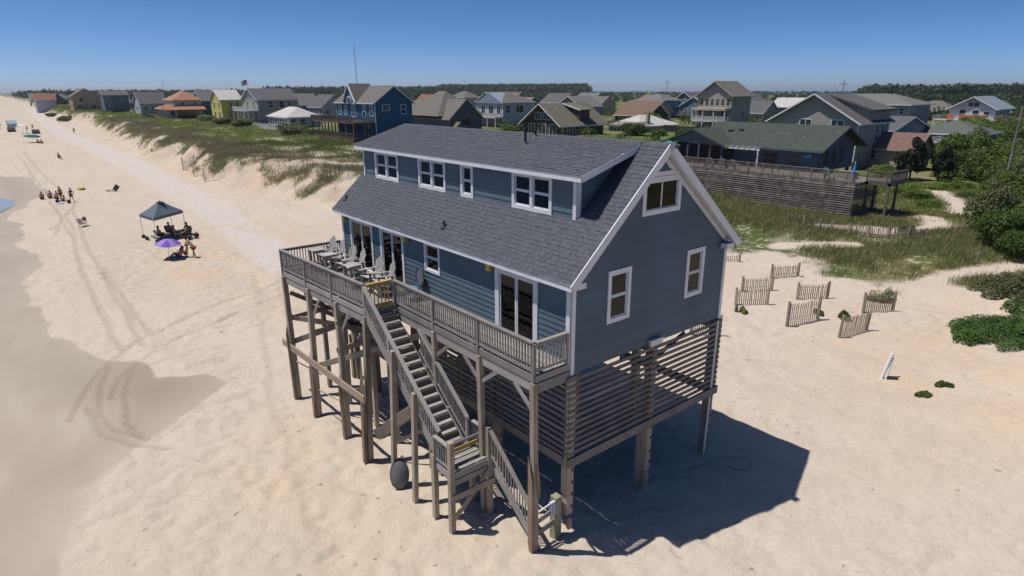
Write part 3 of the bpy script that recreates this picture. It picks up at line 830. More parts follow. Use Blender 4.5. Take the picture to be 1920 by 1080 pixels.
# ---- deck
ZD = 5.88
deck = empty('deck', (0, 0, 0), None, None); deck.parent = house; deck.matrix_basis = WM[house].inverted(); WM[deck] = Matrix.Identity(4)
def ye(x): return -2.87 + (x + 15.1) / 7.15 * .42       # outer edge of the wide part, slightly askew
XJ = -7.95                                             # where the deck narrows and the stair starts
YN = -1.33
k = 0; y = -.10
while y > -2.80:
    y2 = y - .135
    x1 = -.05 if y2 > YN else XJ
    x0 = -15.08
    if y2 < -2.42: x1 = min(x1, -15.1 + (-2.87 - y2) / -.42 * 7.15 - .1) if y2 > -2.87 else x0
    x1 = min(x1, -.05)
    if x1 - x0 > .5: piece('deck_board', deckw, deck, (x0, (y + y2) / 2, ZD - .02), (x1, (y + y2) / 2, ZD - .02), .13, .038)
    y = y2 - .012
for x in np.arange(-15, -.2, .6): piece('deck_joist', pilew, deck, (x, -.02, ZD - .13), (x, (ye(x) + .06 if x < XJ else YN + .05), ZD - .13), .045, .17)
piece('sun_gap_filler', deckw, deck, (-15.08, -.052, ZD - .022), (-.05, -.052, ZD - .022), .09, .034)  # strip added to stop sun leaking between wall and first deck board
# rim boards
def rim(p0, p1):
    piece('rim_board', deckw, deck, (p0[0], p0[1], ZD - .125), (p1[0], p1[1], ZD - .125), .045, .20)
    piece('rim_beam', deckw, deck, (p0[0], p0[1] + .05, ZD - .40), (p1[0], p1[1] + .05, ZD - .40), .09, .30)
rim((-15.12, ye(-15.12)), (XJ, ye(XJ))); rim((XJ, YN), (-.02, YN)); rim((-15.12, ye(-15.1)), (-15.12, -.02)); rim((-.01, YN), (-.01, -.04)); rim((XJ, ye(XJ)), (XJ, YN))
def railing(parent, p0, p1, za0, za1, posts, mat, hb=.97, sp=.125, bw=.035, gap=.12, pw=.095, top=True):
    """top rail, bottom rail, posts and every baluster as pieces; za0/za1 floor heights at both ends"""
    p0 = Vector((p0[0], p0[1], za0)); p1 = Vector((p1[0], p1[1], za1)); d = p1 - p0
    up = Vector((0, 0, 1))
    piece('top_rail', mat, parent, p0 + up * (hb - .02), p1 + up * (hb - .02), .14, .04)
    piece('under_rail', mat, parent, p0 + up * (hb - .085), p1 + up * (hb - .085), .04, .085)
    piece('bottom_rail', mat, parent, p0 + up * (gap), p1 + up * (gap), .04, .085)
    n_ = int(d.length / sp)
    for i in range(1, n_):
        q = p0 + d * (i / n_)
        j = random.uniform(-.008, .008)
        piece('baluster', mat, parent, q + up * (gap - .04) + Vector((j, 0, 0)), q + up * (hb - .05), bw, bw)
    for t in posts:
        q = p0 + d * t
        piece('rail_post', mat, parent, q - up * .35, q + up * (hb - .04), pw, pw)
railing(deck, (-15.08, ye(-15.1)), (XJ - .05, ye(XJ)), ZD, ZD, (0, .32, .64, 1), deckw)
railing(deck, (-15.08, ye(-15.1) + .1), (-15.08, -.12), ZD, ZD, (1,), deckw)
railing(deck, (XJ + .12, YN), (-.06, YN), ZD, ZD, (0, .335, .665, 1), deckw)
railing(deck, (-.05, YN + .06), (-.05, -.10), ZD, ZD, (1,), deckw)
# outer deck posts down to the sand (they lean and are spliced near the foot)
for (x, y, fx, fy, s) in ((-15.0, ye(-15), -14.45, -3.02, 1), (-12.6, ye(-12.6), -12.3, -2.98, 1), (-10.2, ye(-10.2), -9.8, -2.76, 1), (-8.0, ye(-8), -7.7, -2.9, 1)):
    p = piece('deck_post', pilew, deck, (fx, fy, gz(fx, fy) - .4), (x, y, ZD - .25), .2, .2)
    piece('post_splice', splicew, p, (fx - .02, fy - .15, gz(fx, fy) - .3), (fx + .02 + (x - fx) * .25, fy - .13, 1.5 + random.uniform(-.3, .3)), .2, .1)
for (x, y) in ((-5.2, YN), (-2.6, YN), (-.06, YN)):
    f = (x, y + .08)
    p = piece('deck_post', pilew, deck, (f[0], f[1], gz(*f) - .4), (x, y, ZD - .25), .17, .17)
    if x > -1: 
        piece('post_splice', splicew, p, (f[0] - .02, f[1] - .14, gz(*f) - .3), (f[0], f[1] - .13, 2.3), .19, .10)
        piece('post_splice', splicew, p, (f[0] + .13, f[1], 2.2), (f[0] + .13, f[1], 2.75), .1, .08)
    piece('knee_brace', deckw, deck, (x - .06, y, 4.75), (x - .85, y, 5.35), .04, .13)
    if x < -.5: piece('knee_brace', deckw, deck, (x + .06, y, 4.75), (x + .85, y, 5.35), .04, .13)
for x in (-12.6, -10.2):
    yy = ye(x)
    piece('knee_brace', deckw, deck, (x + .1, yy, 4.3), (x + .95, yy, 5.35), .04, .13); piece('knee_brace', deckw, deck, (x - .1 + .9 * 0, yy + .08, 4.4), (x - .8, yy + .08, 5.35), .04, .12)
for (x, fx) in ((-14.8, -14.6), (-12.4, -12.5), (-10.0, -9.9), (-8.1, -8.2)):
    piece('deck_post', pilew, deck, (fx, -1.45, gz(fx, -1.4) - .4), (x, -1.35, ZD - .22), .18, .18)
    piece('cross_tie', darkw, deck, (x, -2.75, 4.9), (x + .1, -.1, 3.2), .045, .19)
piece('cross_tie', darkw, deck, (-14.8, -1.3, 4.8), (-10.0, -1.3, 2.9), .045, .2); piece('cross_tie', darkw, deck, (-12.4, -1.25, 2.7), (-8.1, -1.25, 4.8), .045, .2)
# long sea-side beam and the beams running back to the house
newbeam = wood('newer_beam_wood', (.43, .34, .27), (.30, .225, .17), .06)
piece('long_beam', newbeam, deck, (-15.65, -3.05, 2.38), (-7.55, -2.98, 2.62), .06, .30)
for x in (-14.9, -12.5, -10.1):
    piece('tie_beam', pilew, deck, (x, -2.8, 3.7), (x + .2, .1, 3.9), .05, .22)
piece('tie_beam', pilew, deck, (-15.0, -2.9, 3.75), (-10.7, -.1, 3.55), .05, .24)
piece('tie_beam', pilew, deck, (-14.8, -2.85, 2.6), (-11.0, .0, 4.6), .05, .24); piece('tie_beam', pilew, deck, (-12.4, -2.8, 2.2), (-7.4, -.1, 4.6), .05, .24)
piece('tie_beam', pilew, deck, (-14.5, -2.95, 1.75), (-12.2, -2.7, 1.85), .03, .04); piece('tie_beam', pilew, deck, (-12.2, -2.9, 1.2), (-9.8, -2.65, 1.35), .03, .04)

# ---- yellow barrier at the stair head
railing(deck, (XJ + .03, ye(XJ) + .06), (XJ + .03, YN - .05), ZD, ZD, (), yelw, sp=.13)
piece('barrier_board', yelw, deck, (XJ + .06, ye(XJ) + .05, ZD + .05), (XJ + .06, YN - .05, ZD + .05), .035, .09)

# ---- stairs
stair = empty('stair', (0, 0, 0), None, None); stair.parent = house; stair.matrix_basis = WM[house].inverted(); WM[stair] = Matrix.Identity(4)
SX0, SZ0, SX1, SZ1 = -7.9, ZD, -3.35, 2.12
yl, yr = -2.47, -1.42
NT_ = 17
for k in range(1, NT_):
    t = k / NT_; x = SX0 + (SX1 - SX0) * t; z = SZ0 + (SZ1 - SZ0) * t
    piece('tread', deckw, stair, (x - .02, yl + .03, z - .02), (x - .02, yr - .03, z - .02), .25, .04, (0, 0, 1))
    piece('riser', darkw, stair, (x - .125, yl + .03, z + .085), (x - .125, yr - .03, z + .085), .02, .185, (0, 0, 1))
    piece('riser', darkw, stair, (x + .09, yl + .03, z - .13), (x + .09, yr - .03, z - .13), .02, .19, (0, 0, 1)) if k == NT_ - 1 else None
for y in (yl, yr):
    piece('stringer', deckw, stair, (SX0 - .05, y, SZ0 - .22), (SX1 + .1, y, SZ1 - .18), .045, .30)
def sloped_rail(y, x0, z0_, x1, z1_, nb, posts, hb=.93, gap=.10):
    railing(stair, (x0, y), (x1, y), z0_, z1_, posts, deckw, hb=hb, sp=math.hypot(x1 - x0, z1_ - z0_) / nb, gap=gap)
sloped_rail(yl - .07, SX0 + .05, SZ0 + .02, SX1 + .15, SZ1 + .10, 40, (.36, .72))
sloped_rail(yr + .07, SX0 + 1.7, SZ0 - 1.38, SX1 + .02, SZ1 + .12, 26, (1,))
for x, t in ((-5.85, 0), (-4.55, 0)):
    zz = SZ0 + (SZ1 - SZ0) * (x - SX0) / (SX1 - SX0)
    piece('stair_post', pilew, stair, (x, yl - .12 - (.3 if x < -5 else .2), gz(x, yl) - .4), (x, yl - .12, zz + .85), .16, .16)
    piece('stair_post', pilew, stair, (x, yr + .16, gz(x, yr) - .4), (x, yr + .16, zz - .1), .15, .15)
piece('stair_brace', pilew, stair, (-5.8, -2.7, 1.6), (-4.5, -1.2, 2.6), .04, .14); piece('stair_brace', pilew, stair, (-7.6, -2.6, 1.0), (-5.8, -1.2, 2.8), .05, .45)
# landing
LX0, LX1, LZ = -3.35, -2.38, 2.10
for i in range(7):
    x = LX0 + .07 + i * .138
    if i == 5: continue
    piece('landing_board', deckw, stair, (x, -2.66, LZ - .02), (x, -1.20, LZ - .02), .125, .04)
for x in (LX0, LX1): 
    piece('landing_rim', deckw, stair, (x, -2.66, LZ - .17), (x, -1.2, LZ - .17), .045, .22); piece('landing_rim', deckw, stair, (x, -2.66, LZ - .42), (x, -1.2, LZ - .42), .045, .20)
for y in (-2.66, -1.2): piece('landing_rim', deckw, stair, (LX0, y, LZ - .17), (LX1, y, LZ - .17), .045, .22)
railing(stair, (LX0 + .06, -2.68), (LX1, -2.68), LZ, LZ, (0,), deckw, hb=.92)
railing(stair, (LX0 + .06, -1.18), (LX1, -1.18), LZ, LZ, (0,), deckw, hb=.92)
for x, y in ((LX1, -2.66), (LX1, -1.2), (LX0, -2.66), (LX0, -1.2)):
    piece('landing_post', pilew, stair, (x, y - (.05 if y < -2 else 0), gz(x, y) - .4), (x, y, LZ + (1.08 if x > -3 else .2)), .17, .17)
piece('landing_brace', pilew, stair, (LX1 + .11, -2.74, 1.22), (LX1 + .11, -1.05, 1.22), .04, .22); piece('landing_brace', pilew, stair, (LX1 + .06, -2.72, .35), (LX1 + .06, -1.1, 1.75), .04, .18)
for z_, x_ in ((.10, -3.2), (.30, -3.0), (.62, -2.85)):
    piece('barrier_board', yelw if z_ < .6 else deckw, stair, (x_, -2.6, LZ + z_), (x_, -1.22, LZ + z_), .03, .10)
# lower flight: only the sea-side rail and stringer are left
sloped_rail(-1.2, LX1 + .06, 2.30, -.15, .36, 17, (), hb=.84, gap=-.02)
piece('stringer', deckw, stair, (LX1, -1.12, 1.78), (-.15, -1.12, .02), .04, .22)
# low gate between the near post and the green post
for z_, h_ in ((1.26, .05), (.95, .17), (.52, .20)):
    piece('gate_board', deckw if h_ > .1 else white, stair, (-.06, -1.2, z_ - .02), (-.1, -.30, z_ + .06), .035, h_)
# ================================================================ neighbouring houses
pane_m = M('dark_pane', (.022, .027, .033), rough=.08, var=.2, spec=.6)
gdeck = M('grey_deck_wood', (.17, .145, .125), rough=.85, var=.2, scale=3, rnd=.15)
ddeck = M('brown_deck_wood', (.15, .12, .10), rough=.85, var=.25, scale=2, rnd=.2)
wdeck = M('white_painted_wood', (.70, .70, .69), rough=.6, var=.06)
dusk = M('underfloor_shade', (.05, .047, .045), rough=.9, var=.2)  # shade put into the colour: near-black for spaces below floors
def C(name, col, **k): return M(name, col, rough=k.pop('rough', .75), var=k.pop('var', .07), scale=k.pop('scale', .8), **k)
def RF(name, col): return M(name, col, rough=.9, var=.14, scale=2.5, spec=.15)

LASTH = [None]
def bhouse(label, x, y, A, B, zf, ze, zr, roof, wm, rm, trim=None, over=.45, wins=(), rz=0., group=None, name='house', piles=True, solid=False, ridge_frac=.5, cat='house', oy=None):
    trim = trim or white
    g = min(gz(x, y), gz(x - A, y), gz(x, y + B), gz(x - A, y + B))
    h = empty(name, (x, y, g), label, cat, group or 'houses of the beach village', rz)
    def nb(): b = MB(); b.T = Matrix.Translation((0, 0, -g)); return b
    oy = over if oy is None else oy
    b = nb()
    if roof == 'gx':
        yr_ = B * ridge_frac
        b.prism([(-A, 0, zf), (-A, B, zf), (-A, B, ze), (-A, yr_, zr - .12), (-A, 0, ze)], (A, 0, 0))
    elif roof == 'gy':
        b.prism([(0, 0, zf), (-A, 0, zf), (-A, 0, ze), (-A * ridge_frac, 0, zr - .12), (0, 0, ze)], (0, B, 0))
    else: b.box((-A, 0, zf), (0, B, ze))
    b.build('wall', wm, h)
    b = nb(); t = .16
    if roof == 'gx':
        yr_ = B * ridge_frac
        s1 = (zr - ze) / yr_; s2 = (zr - ze) / (B - yr_)
        b.prism([(-A - over, -oy, ze - s1 * oy), (-A - over, yr_, zr), (-A - over, yr_, zr + t), (-A - over, -oy, ze - s1 * oy + t)], (A + 2 * over, 0, 0))
        b.prism([(-A - over, B + oy, ze - s2 * oy), (-A - over, yr_ + .001, zr), (-A - over, yr_ + .001, zr + t), (-A - over, B + oy, ze - s2 * oy + t)], (A + 2 * over, 0, 0))
    elif roof == 'gy':
        xr = -A * ridge_frac; s1 = (zr - ze) / -xr; s2 = (zr - ze) / (A + xr)
        b.prism([(oy, -over, ze - s1 * oy), (xr, -over, zr), (xr, -over, zr + t), (oy, -over, ze - s1 * oy + t)], (0, B + 2 * over, 0))
        b.prism([(-A - oy, -over, ze - s2 * oy), (xr - .001, -over, zr), (xr - .001, -over, zr + t), (-A - oy, -over, ze - s2 * oy + t)], (0, B + 2 * over, 0))
    else:
        x0, x1, y0, y1 = -A - over, over, -over, B + over
        if x1 - x0 > y1 - y0: k = (y1 - y0) / 2; r0, r1 = (x0 + k, (y0 + y1) / 2), (x1 - k, (y0 + y1) / 2)
        else: k = (x1 - x0) / 2; r0, r1 = ((x0 + x1) / 2, y0 + k), ((x0 + x1) / 2, y1 - k)
        e = ze - .05; v = [(x0, y0, e), (x1, y0, e), (x1, y1, e), (x0, y1, e), (x0, y0, e + t), (x1, y0, e + t), (x1, y1, e + t), (x0, y1, e + t), (*r0, zr), (*r1, zr)]
        f = [(3, 2, 1, 0), (0, 1, 5, 4), (1, 2, 6, 5), (2, 3, 7, 6), (3, 0, 4, 7)]
        f += [(4, 5, 9, 8), (5, 6, 9), (6, 7, 8, 9), (7, 4, 8)] if x1 - x0 > y1 - y0 else [(4, 5, 8), (5, 6, 9, 8), (6, 7, 9), (7, 4, 8, 9)]
        b.add(v, f)
    rf_ = b.build('roof', rm, h)
    b = nb(); f_ = .2
    if roof == 'gx':
        for sx_ in (over + .02, -A - over - .02):
            b.bar((sx_, -oy, ze - s1 * oy + .02), (sx_, yr_, zr + .02), .04, f_); b.bar((sx_, B + oy, ze - s2 * oy + .02), (sx_, yr_, zr + .02), .04, f_)
        b.bar((-A - over, -oy - .02, ze - s1 * oy + .05), (over, -oy - .02, ze - s1 * oy + .05), .04, f_)
    elif roof == 'gy':
        for sy_ in (-over - .02, B + over + .02):
            b.bar((oy, sy_, ze - s1 * oy + .02), (xr, sy_, zr + .02), .04, f_); b.bar((-A - oy, sy_, ze - s2 * oy + .02), (xr, sy_, zr + .02), .04, f_)
        b.bar((oy + .02, -over, ze - s1 * oy + .05), (oy + .02, B + over, ze - s1 * oy + .05), .04, f_)
    else:
        b.bar((over + .02, -over, ze + .02), (over + .02, B + over, ze + .02), .04, f_); b.bar((-A - over, -over - .02, ze + .02), (over, -over - .02, ze + .02), .04, f_)
    b.build('fascia', trim, rf_)
    for cx, cy in ((.02, .06), (-A, -.02)):
        b = nb(); b.box((cx - .07, cy - .07, zf), (cx + .02, cy + .05, ze - .02)); b.build('corner_board', trim, h)
    for w in wins:
        face, u, z, ww, hh = w[:5]; tm = trim
        b = nb(); p = nb(); tw = .11
        def R4(bb, u0, u1, z0, z1, d0, d1):
            if face == 'f': bb.box((-u1, -d1, z0), (-u0, -d0, z1))
            else: bb.box((d0, u0, z0), (d1, u1, z1))
        R4(b, u - tw, u + ww + tw, z - tw, z, 0, .06); R4(b, u - tw, u + ww + tw, z + hh, z + hh + tw, 0, .06)
        R4(b, u - tw, u, z, z + hh, 0, .06); R4(b, u + ww, u + ww + tw, z, z + hh, 0, .06)
        if ww > 1.5: R4(b, u + ww / 2 - .04, u + ww / 2 + .04, z, z + hh, 0, .05)
        else: R4(b, u, u + ww, z + hh * .48, z + hh * .53, 0, .045)
        wo = b.build('window', tm, h)
        R4(p, u, u + ww, z, z + hh, 0, .02); p.build('pane', pane_m, wo)
    if solid: 
        b = nb(); b.box((-A + .1, .1, g - .3), (-.1, B - .1, zf)); b.build('foundation', solid if not isinstance(solid, bool) else wm, h)
    elif piles:
        nxp = max(2, int(A / 3.5) + 1); nyp = max(2, int(B / 4) + 1)
        for i in range(nxp):
            for j in range(nyp):
                px_ = -A + .3 + (A - .6) * i / (nxp - 1); py_ = .3 + (B - .6) * j / (nyp - 1)
                b = nb(); b.box((px_ - .14, py_ - .14, g - .6), (px_ + .14, py_ + .14, zf)); b.build('piling', gdeck, h)
        b = nb(); b.box((-A * .85, B * .35, g - .3), (-A * .12, B * .95, zf)); b.build('underfloor_shade_room', dusk, h)  # storage box whose colour paints the shade among the pilings
    h['_g'] = g; LASTH[0] = h
    return h
def wrow(face, n, u0, du, z, w=.9, hh=1.3): return [(face, u0 + i * du, z, w, hh) for i in range(n)]
def hdeck(h, x0, y0, x1, y1, z, mat=None, sides='fs', rail=1.0, posts=True, bal=.16, zg=None, floor=True, label=None, roofz=None):
    """timber deck in the house's own frame"""
    mat = mat or gdeck; g = h['_g']
    def nb(): b = MB(); b.T = Matrix.Translation((0, 0, -g)); return b
    b = nb(); b.box((x0, y0, z - .28), (x1, y1, z)); d = b.build('deck', mat, h)
    segs = {'f': ((x0, y0), (x1, y0)), 's': ((x1, y0), (x1, y1)), 'b': ((x0, y1), (x1, y1)), 'l': ((x0, y0), (x0, y1))}
    for s_ in sides:
        (ax, ay), (bx_, by_) = segs[s_]; L = math.hypot(bx_ - ax, by_ - ay)
        b = nb(); b.bar((ax, ay, z + rail), (bx_, by_, z + rail), .12, .06); b.bar((ax, ay, z + .12), (bx_, by_, z + .12), .05, .08)
        n_ = int(L / bal)
        for i in range(n_ + 1):
            t = i / max(1, n_); q = (ax + (bx_ - ax) * t, ay + (by_ - ay) * t)
            wd_ = .1 if i % 12 == 0 else .045
            b.bar((q[0], q[1], z), (q[0], q[1], z + rail), wd_, wd_)
        b.build('railing', mat, d)
    if posts:
        n_ = max(2, int((x1 - x0) / 3) + 1)
        for i in range(n_):
            px_ = x0 + .1 + (x1 - x0 - .2) * i / (n_ - 1)
            for py_ in (y0 + .1,) if y1 - y0 < 3 else (y0 + .1, (y0 + y1) / 2):
                b = nb(); b.bar((px_, py_, g - .6 if zg is None else zg), (px_, py_, z if not roofz else roofz), .2, .2); b.build('deck_post', mat, d)
    return d
def hstairs(h, x, y0, z0, y1, z1, w, mat, along='y'):
    g = h['_g']; b = MB(); b.T = Matrix.Translation((0, 0, -g)); n_ = max(3, int(abs(z0 - z1) / .19))
    for i in range(n_ + 1):
        t = i / n_; yy = y0 + (y1 - y0) * t; zz = z0 + (z1 - z0) * t
        if along == 'y': b.box((x - w / 2, yy - .14, zz - .05), (x + w / 2, yy + .14, zz))
        else: b.box((yy - .14, x - w / 2, zz - .05), (yy + .14, x + w / 2, zz))
    for s_ in (-1, 1):
        p0 = (x + s_ * w / 2, y0, z0) if along == 'y' else (y0, x + s_ * w / 2, z0); p1 = (x + s_ * w / 2, y1, z1) if along == 'y' else (y1, x + s_ * w / 2, z1)
        b.bar((p0[0], p0[1], p0[2] - .1), (p1[0], p1[1], p1[2] - .1), .06, .3); b.bar((p0[0], p0[1], p0[2] + .9), (p1[0], p1[1], p1[2] + .9), .08, .1)
        for t in np.linspace(0, 1, 9): b.bar([p0[i] + (p1[i] - p0[i]) * t for i in range(3)], [p0[i] + (p1[i] - p0[i]) * t + (.9 if i == 2 else 0) for i in range(3)], .05, .05)
    return b.build('stairs', mat, h)

grey_roof = RF('grey_roof', (.175, .17, .165)); dgrey_roof = RF('dark_grey_roof', (.12, .12, .125)); tan_roof = RF('tan_grey_roof', (.165, .152, .14))
brown_roof = RF('brown_roof', (.19, .125, .095)); orange_roof = RF('terracotta_roof', (.38, .19, .12)); white_roof = RF('pale_roof', (.50, .49, .47)); green_roof = RF('green_roof', (.066, .080, .068)); red_roof = RF('rust_red_roof', (.25, .12, .085))
beige = C('beige_siding', (.46, .40, .31)); cream = C('cream_siding', (.55, .50, .36)); greyw = C('grey_siding', (.27, .26, .245)); lgrey = C('pale_grey_siding', (.42, .43, .46)); teal = C('teal_siding', (.085, .15, .175)); dbrown = C('dark_brown_siding', (.075, .06, .052)); yellow = C('yellow_siding', (.62, .56, .13)); navy = C('deep_blue_siding', (.018, .105, .20)); bluegrey = C('blue_grey_siding', (.15, .19, .25)); slate = C('slate_siding', (.10, .12, .15)); tanw = C('tan_siding', (.36, .30, .20)); sage = C('sage_grey_siding', (.34, .325, .285))

# --- oceanfront row, from the far end towards the blue house
h = bhouse('far cottage with rust red roof and pale end wall on the dune', -507, 16, 14, 11, 3.2, 8.6, 12.1, 'gy', lgrey, red_roof, wins=[('f', 4, 5, 1.5, 1.5), ('f', 9, 5, 1.5, 1.5)], solid=lgrey)
h = bhouse('tall tan house with broad gable end behind the dune', -377, 24, 16, 12, 4.0, 11.2, 14.9, 'gx', tanw, tan_roof, tanw, wins=wrow('f', 4, 2, 3.6, 9, 1.2, 1.6) + wrow('f', 4, 2, 3.6, 6, 1.2, 1.6) + [('s', 3, 8.9, 1.5, 1.4), ('s', 2.0, 5.6, 1.3, 1.3), ('s', 8.2, 5.6, 1.3, 1.3)])
h = bhouse('dark teal house next to the tall tan house', -336, 32, 9, 10, 5.0, 12.0, 13.6, 'gy', teal, dgrey_roof, wins=[('s', 1.5, 9.3, 1.2, 1.3), ('s', 2.2, 6.6, 1.4, 1.3), ('s', 7, 9.2, 1.2, 1.3)])
h = bhouse('pale grey cottage with steep dark roof and white dormer', -304, 41, 13, 10, 4.2, 8.6, 13.0, 'gy', lgrey, dgrey_roof, wins=[('s', 1.5, 5.6, 1.1, 1.5), ('s', 4.2, 5.6, 1.1, 1.5), ('f', 3, 5.8, 1.5, 1.4), ('f', 7.5, 5.8, 1.5, 1.4), ('f', 5.4, 9.5, 2, 1.4)])
h = bhouse('grey gabled house behind the pale grey cottage', -292, 56, 13, 9, 4, 9.5, 12.8, 'gy', greyw, grey_roof, wins=wrow('s', 3, 1.2, 2.6, 6.5))
h = bhouse('house with terracotta hip roof over tan upper storey', -250, 43, 15, 9.5, 5.0, 10.3, 13.4, 'hip', beige, orange_roof, wins=wrow('f', 5, 1.5, 2.7, 8.6, .9, 1.1) + [('s', 2.2, 8.6, 1.1, 1.1), ('s', 6.6, 8.6, 1.0, 1.1)])
g_ = h['_g']; b = MB(); b.T = Matrix.Translation((0, 0, -g_)); b.prism([(-15.5, -4.2, 7.2), (-15.5, .2, 8.6), (-15.5, .2, 8.45), (-15.5, -4.2, 7.05)], (16.5, 0, 0)); b.prism([(.0, -4.2, 7.0), (3.6, -4.2, 6.9), (3.6, 9.8, 6.9), (.0, 9.8, 8.4), (0, -4.2, 8.4)], (0, 0, .14)); b.build('porch_roof', orange_roof, h)
b = MB(); b.T = Matrix.Translation((0, 0, -g_)); b.box((-14.6, -3.2, 4.4), (3.0, -.05, 7.0)); b.build('porch_wall', lgrey, h)
for u in (-13, -10, -7, -4, -1.2): 
    b = MB(); b.T = Matrix.Translation((0, 0, -g_)); b.box((u, -3.25, 5.0), (u + 1.4, -3.2, 6.6)); b.build('window', pane_m, h)
for u in (-2.2, 1, 4.6):
    b = MB(); b.T = Matrix.Translation((0, 0, -g_)); b.box((3.0, u, 4.9), (3.05, u + 1.5, 6.6)); b.build('window', pane_m, h)
hdeck(h, -16, -8, 5.5, -3.2, 4.4, gdeck, 'fs'); hstairs(h, -1, -8.2, 4.4, -11.5, 2.2, 1.3, gdeck)
h = bhouse('dark blue house with white framed glass front beside the yellow house', -262, 55, 9, 9, 4.6, 10.0, 13.6, 'gy', slate, grey_roof, wins=[('f', 1, 9.4, 3, 1.6), ('f', 5, 9.4, 3, 1.6), ('f', 1, 6.4, 3, 2), ('f', 5, 6.4, 3, 2), ('s', 1, 6.4, 2.2, 2), ('s', 4.2, 6.4, 2.2, 2)])
hdeck(h, -9, -3.5, 0, 0, 8.6, wdeck, 'fs'); hdeck(h, -9, -5, 2, 0, 5.6, gdeck, 'fs')
h = bhouse('bright yellow house with pale grey roof', -216, 50, 12, 6.6, 3.0, 10.7, 13.7, 'gy', yellow, white_roof, wins=[('f', 2, 8, 1.5, 1.7), ('f', 7.5, 8, 1.5, 1.7), ('f', 2, 5, 1.5, 1.7), ('f', 7.5, 5, 1.5, 1.7), ('s', 2.6, 8.4, .8, 1.3), ('s', 3.2, 5.6, .8, 1.3), ('s', 4.8, 8.4, .8, 1.3)])
hdeck(h, 0.1, 2.4, 1.6, 6.6, 6.4, tanw, 'fs', posts=True)
h = bhouse('long grey house with white gable trim and ocean balcony', -188.5, 53, 14.5, 12.5, 4.2, 10.9, 14.0, 'gy', sage, dgrey_roof, wins=[('f', 3, 8.6, 1.6, 2), ('f', 9, 8.6, 1.6, 2), ('f', 5.8, 11, 2, 1.5), ('s', 3.1, 8.6, 1.5, 1.8), ('s', 6.5, 8.6, 1.5, 1.8), ('s', 9, 8.9, 1.2, 1.2), ('s', 3.1, 5.2, 1.6, 1.6)])
hdeck(h, -14.5, -3.2, 0, 0, 7.8, wdeck, 'fs'); 
h = bhouse('low cottage with pale hip roof and glazed porch', -158, 50.5, 15, 9, 4.2, 6.6, 9.2, 'hip', lgrey, white_roof, wins=[('f', .8 + i * 1.9, 4.6, 1.4, 1.6) for i in range(7)] + [('s', .6, 4.5, 1.5, 1.7), ('s', 3.2, 4.5, 1.5, 1.7), ('s', 6, 4.6, 1.2, 1.4)])
hdeck(h, -15.5, -4.5, 3.5, 0, 3.9, wdeck, 'fs'); hstairs(h, -12.5, -4.7, 3.9, -7.6, 2.0, 1.3, wdeck)
h = bhouse('deep blue house with arched window and small pointed gable', -103.8, 48, 17.5, 8.4, 3.0, 11.2, 14.2, 'gx', navy, tan_roof, wins=[('f', .8, 8.6, 1.3, 1.9), ('f', 4.0, 8.3, 1.3, 2.2), ('f', 8.6, 8.3, 1.6, 2.3), ('f', 12.4, 8.6, 1.2, 1.8), ('f', 15.2, 8.6, 1.2, 1.8), ('f', 2, 4.7, 2.4, 2.1), ('s', 1.7, 9.7, 1.5, .9), ('s', 5.9, 8.9, .95, 1.7)])
g_ = h['_g']
def nbg(): b = MB(); b.T = Matrix.Translation((0, 0, -g_)); return b
b = nbg(); b.prism([(-12.4, -.55, 11.3), (-7.6, -.55, 11.3), (-10, -.55, 14.4)], (0, 4.6, 0)); b.build('gable_dormer', navy, h)
b = nbg(); b.bar((-12.8, -.7, 11.1), (-10, -.7, 14.65), .35, .16); b.bar((-7.2, -.7, 11.1), (-10, -.7, 14.65), .35, .16); b.build('rake_board', white, h)
b = nbg(); b.prism([(-12.9, -.5, 11.1), (-10, -.5, 14.8), (-10, -.5, 14.55), (-12.5, -.5, 11.1)], (0, 4.8, 0)); b.prism([(-7.1, -.5, 11.1), (-10, -.5, 14.8), (-10, -.5, 14.55), (-7.5, -.5, 11.1)], (0, 4.8, 0)); b.build('dormer_roof', tan_roof, h)
b = nbg(); b.prism([(-10 + 1.15 * math.cos(t), -.62, 11.15 + 1.2 * math.sin(t)) for t in np.linspace(0, math.pi, 12)], (0, .05, 0)); wo = b.build('arched_window', white, h)
b = nbg(); b.prism([(-10 + .9 * math.cos(t), -.66, 11.2 + .95 * math.sin(t)) for t in np.linspace(0, math.pi, 12)], (0, .03, 0)); b.build('pane', pane_m, wo)
d_ = hdeck(h, -20.5, -4.8, 0, -.1, 7.5, ddeck, 'fs', zg=2.0, roofz=7.3); hdeck(h, -20.5, -4.8, 0, -.1, 4.4, ddeck, 'fs', zg=1.0)
for k in range(14):
    b = nbg(); b.box((-20.5, -4.86, 1.4 + k * .21), (-9.5, -4.80, 1.4 + k * .21 + .17)); b.build('skirt_board', ddeck, h)
for (xa, xb) in ((-9.5, -4.9), (-4.9, -.1)):          # arched openings under the deck
    mid, w_ = (xa + xb) / 2, (xb - xa) / 2
    pts = [(xa, -4.83, 4.15)] + [(mid - (w_ - .25) * math.cos(t), -4.83, 2.7 + 1.15 * math.sin(t)) for t in np.linspace(0, math.pi, 12)] + [(xb, -4.83, 4.15)]
    b = nbg(); b.prism(pts, (0, .08, 0)); b.build('arch_panel', ddeck, h)
hdeck(h, .2, 3.5, 7, 9, 5.6, gdeck, 'fs', bal=.3)
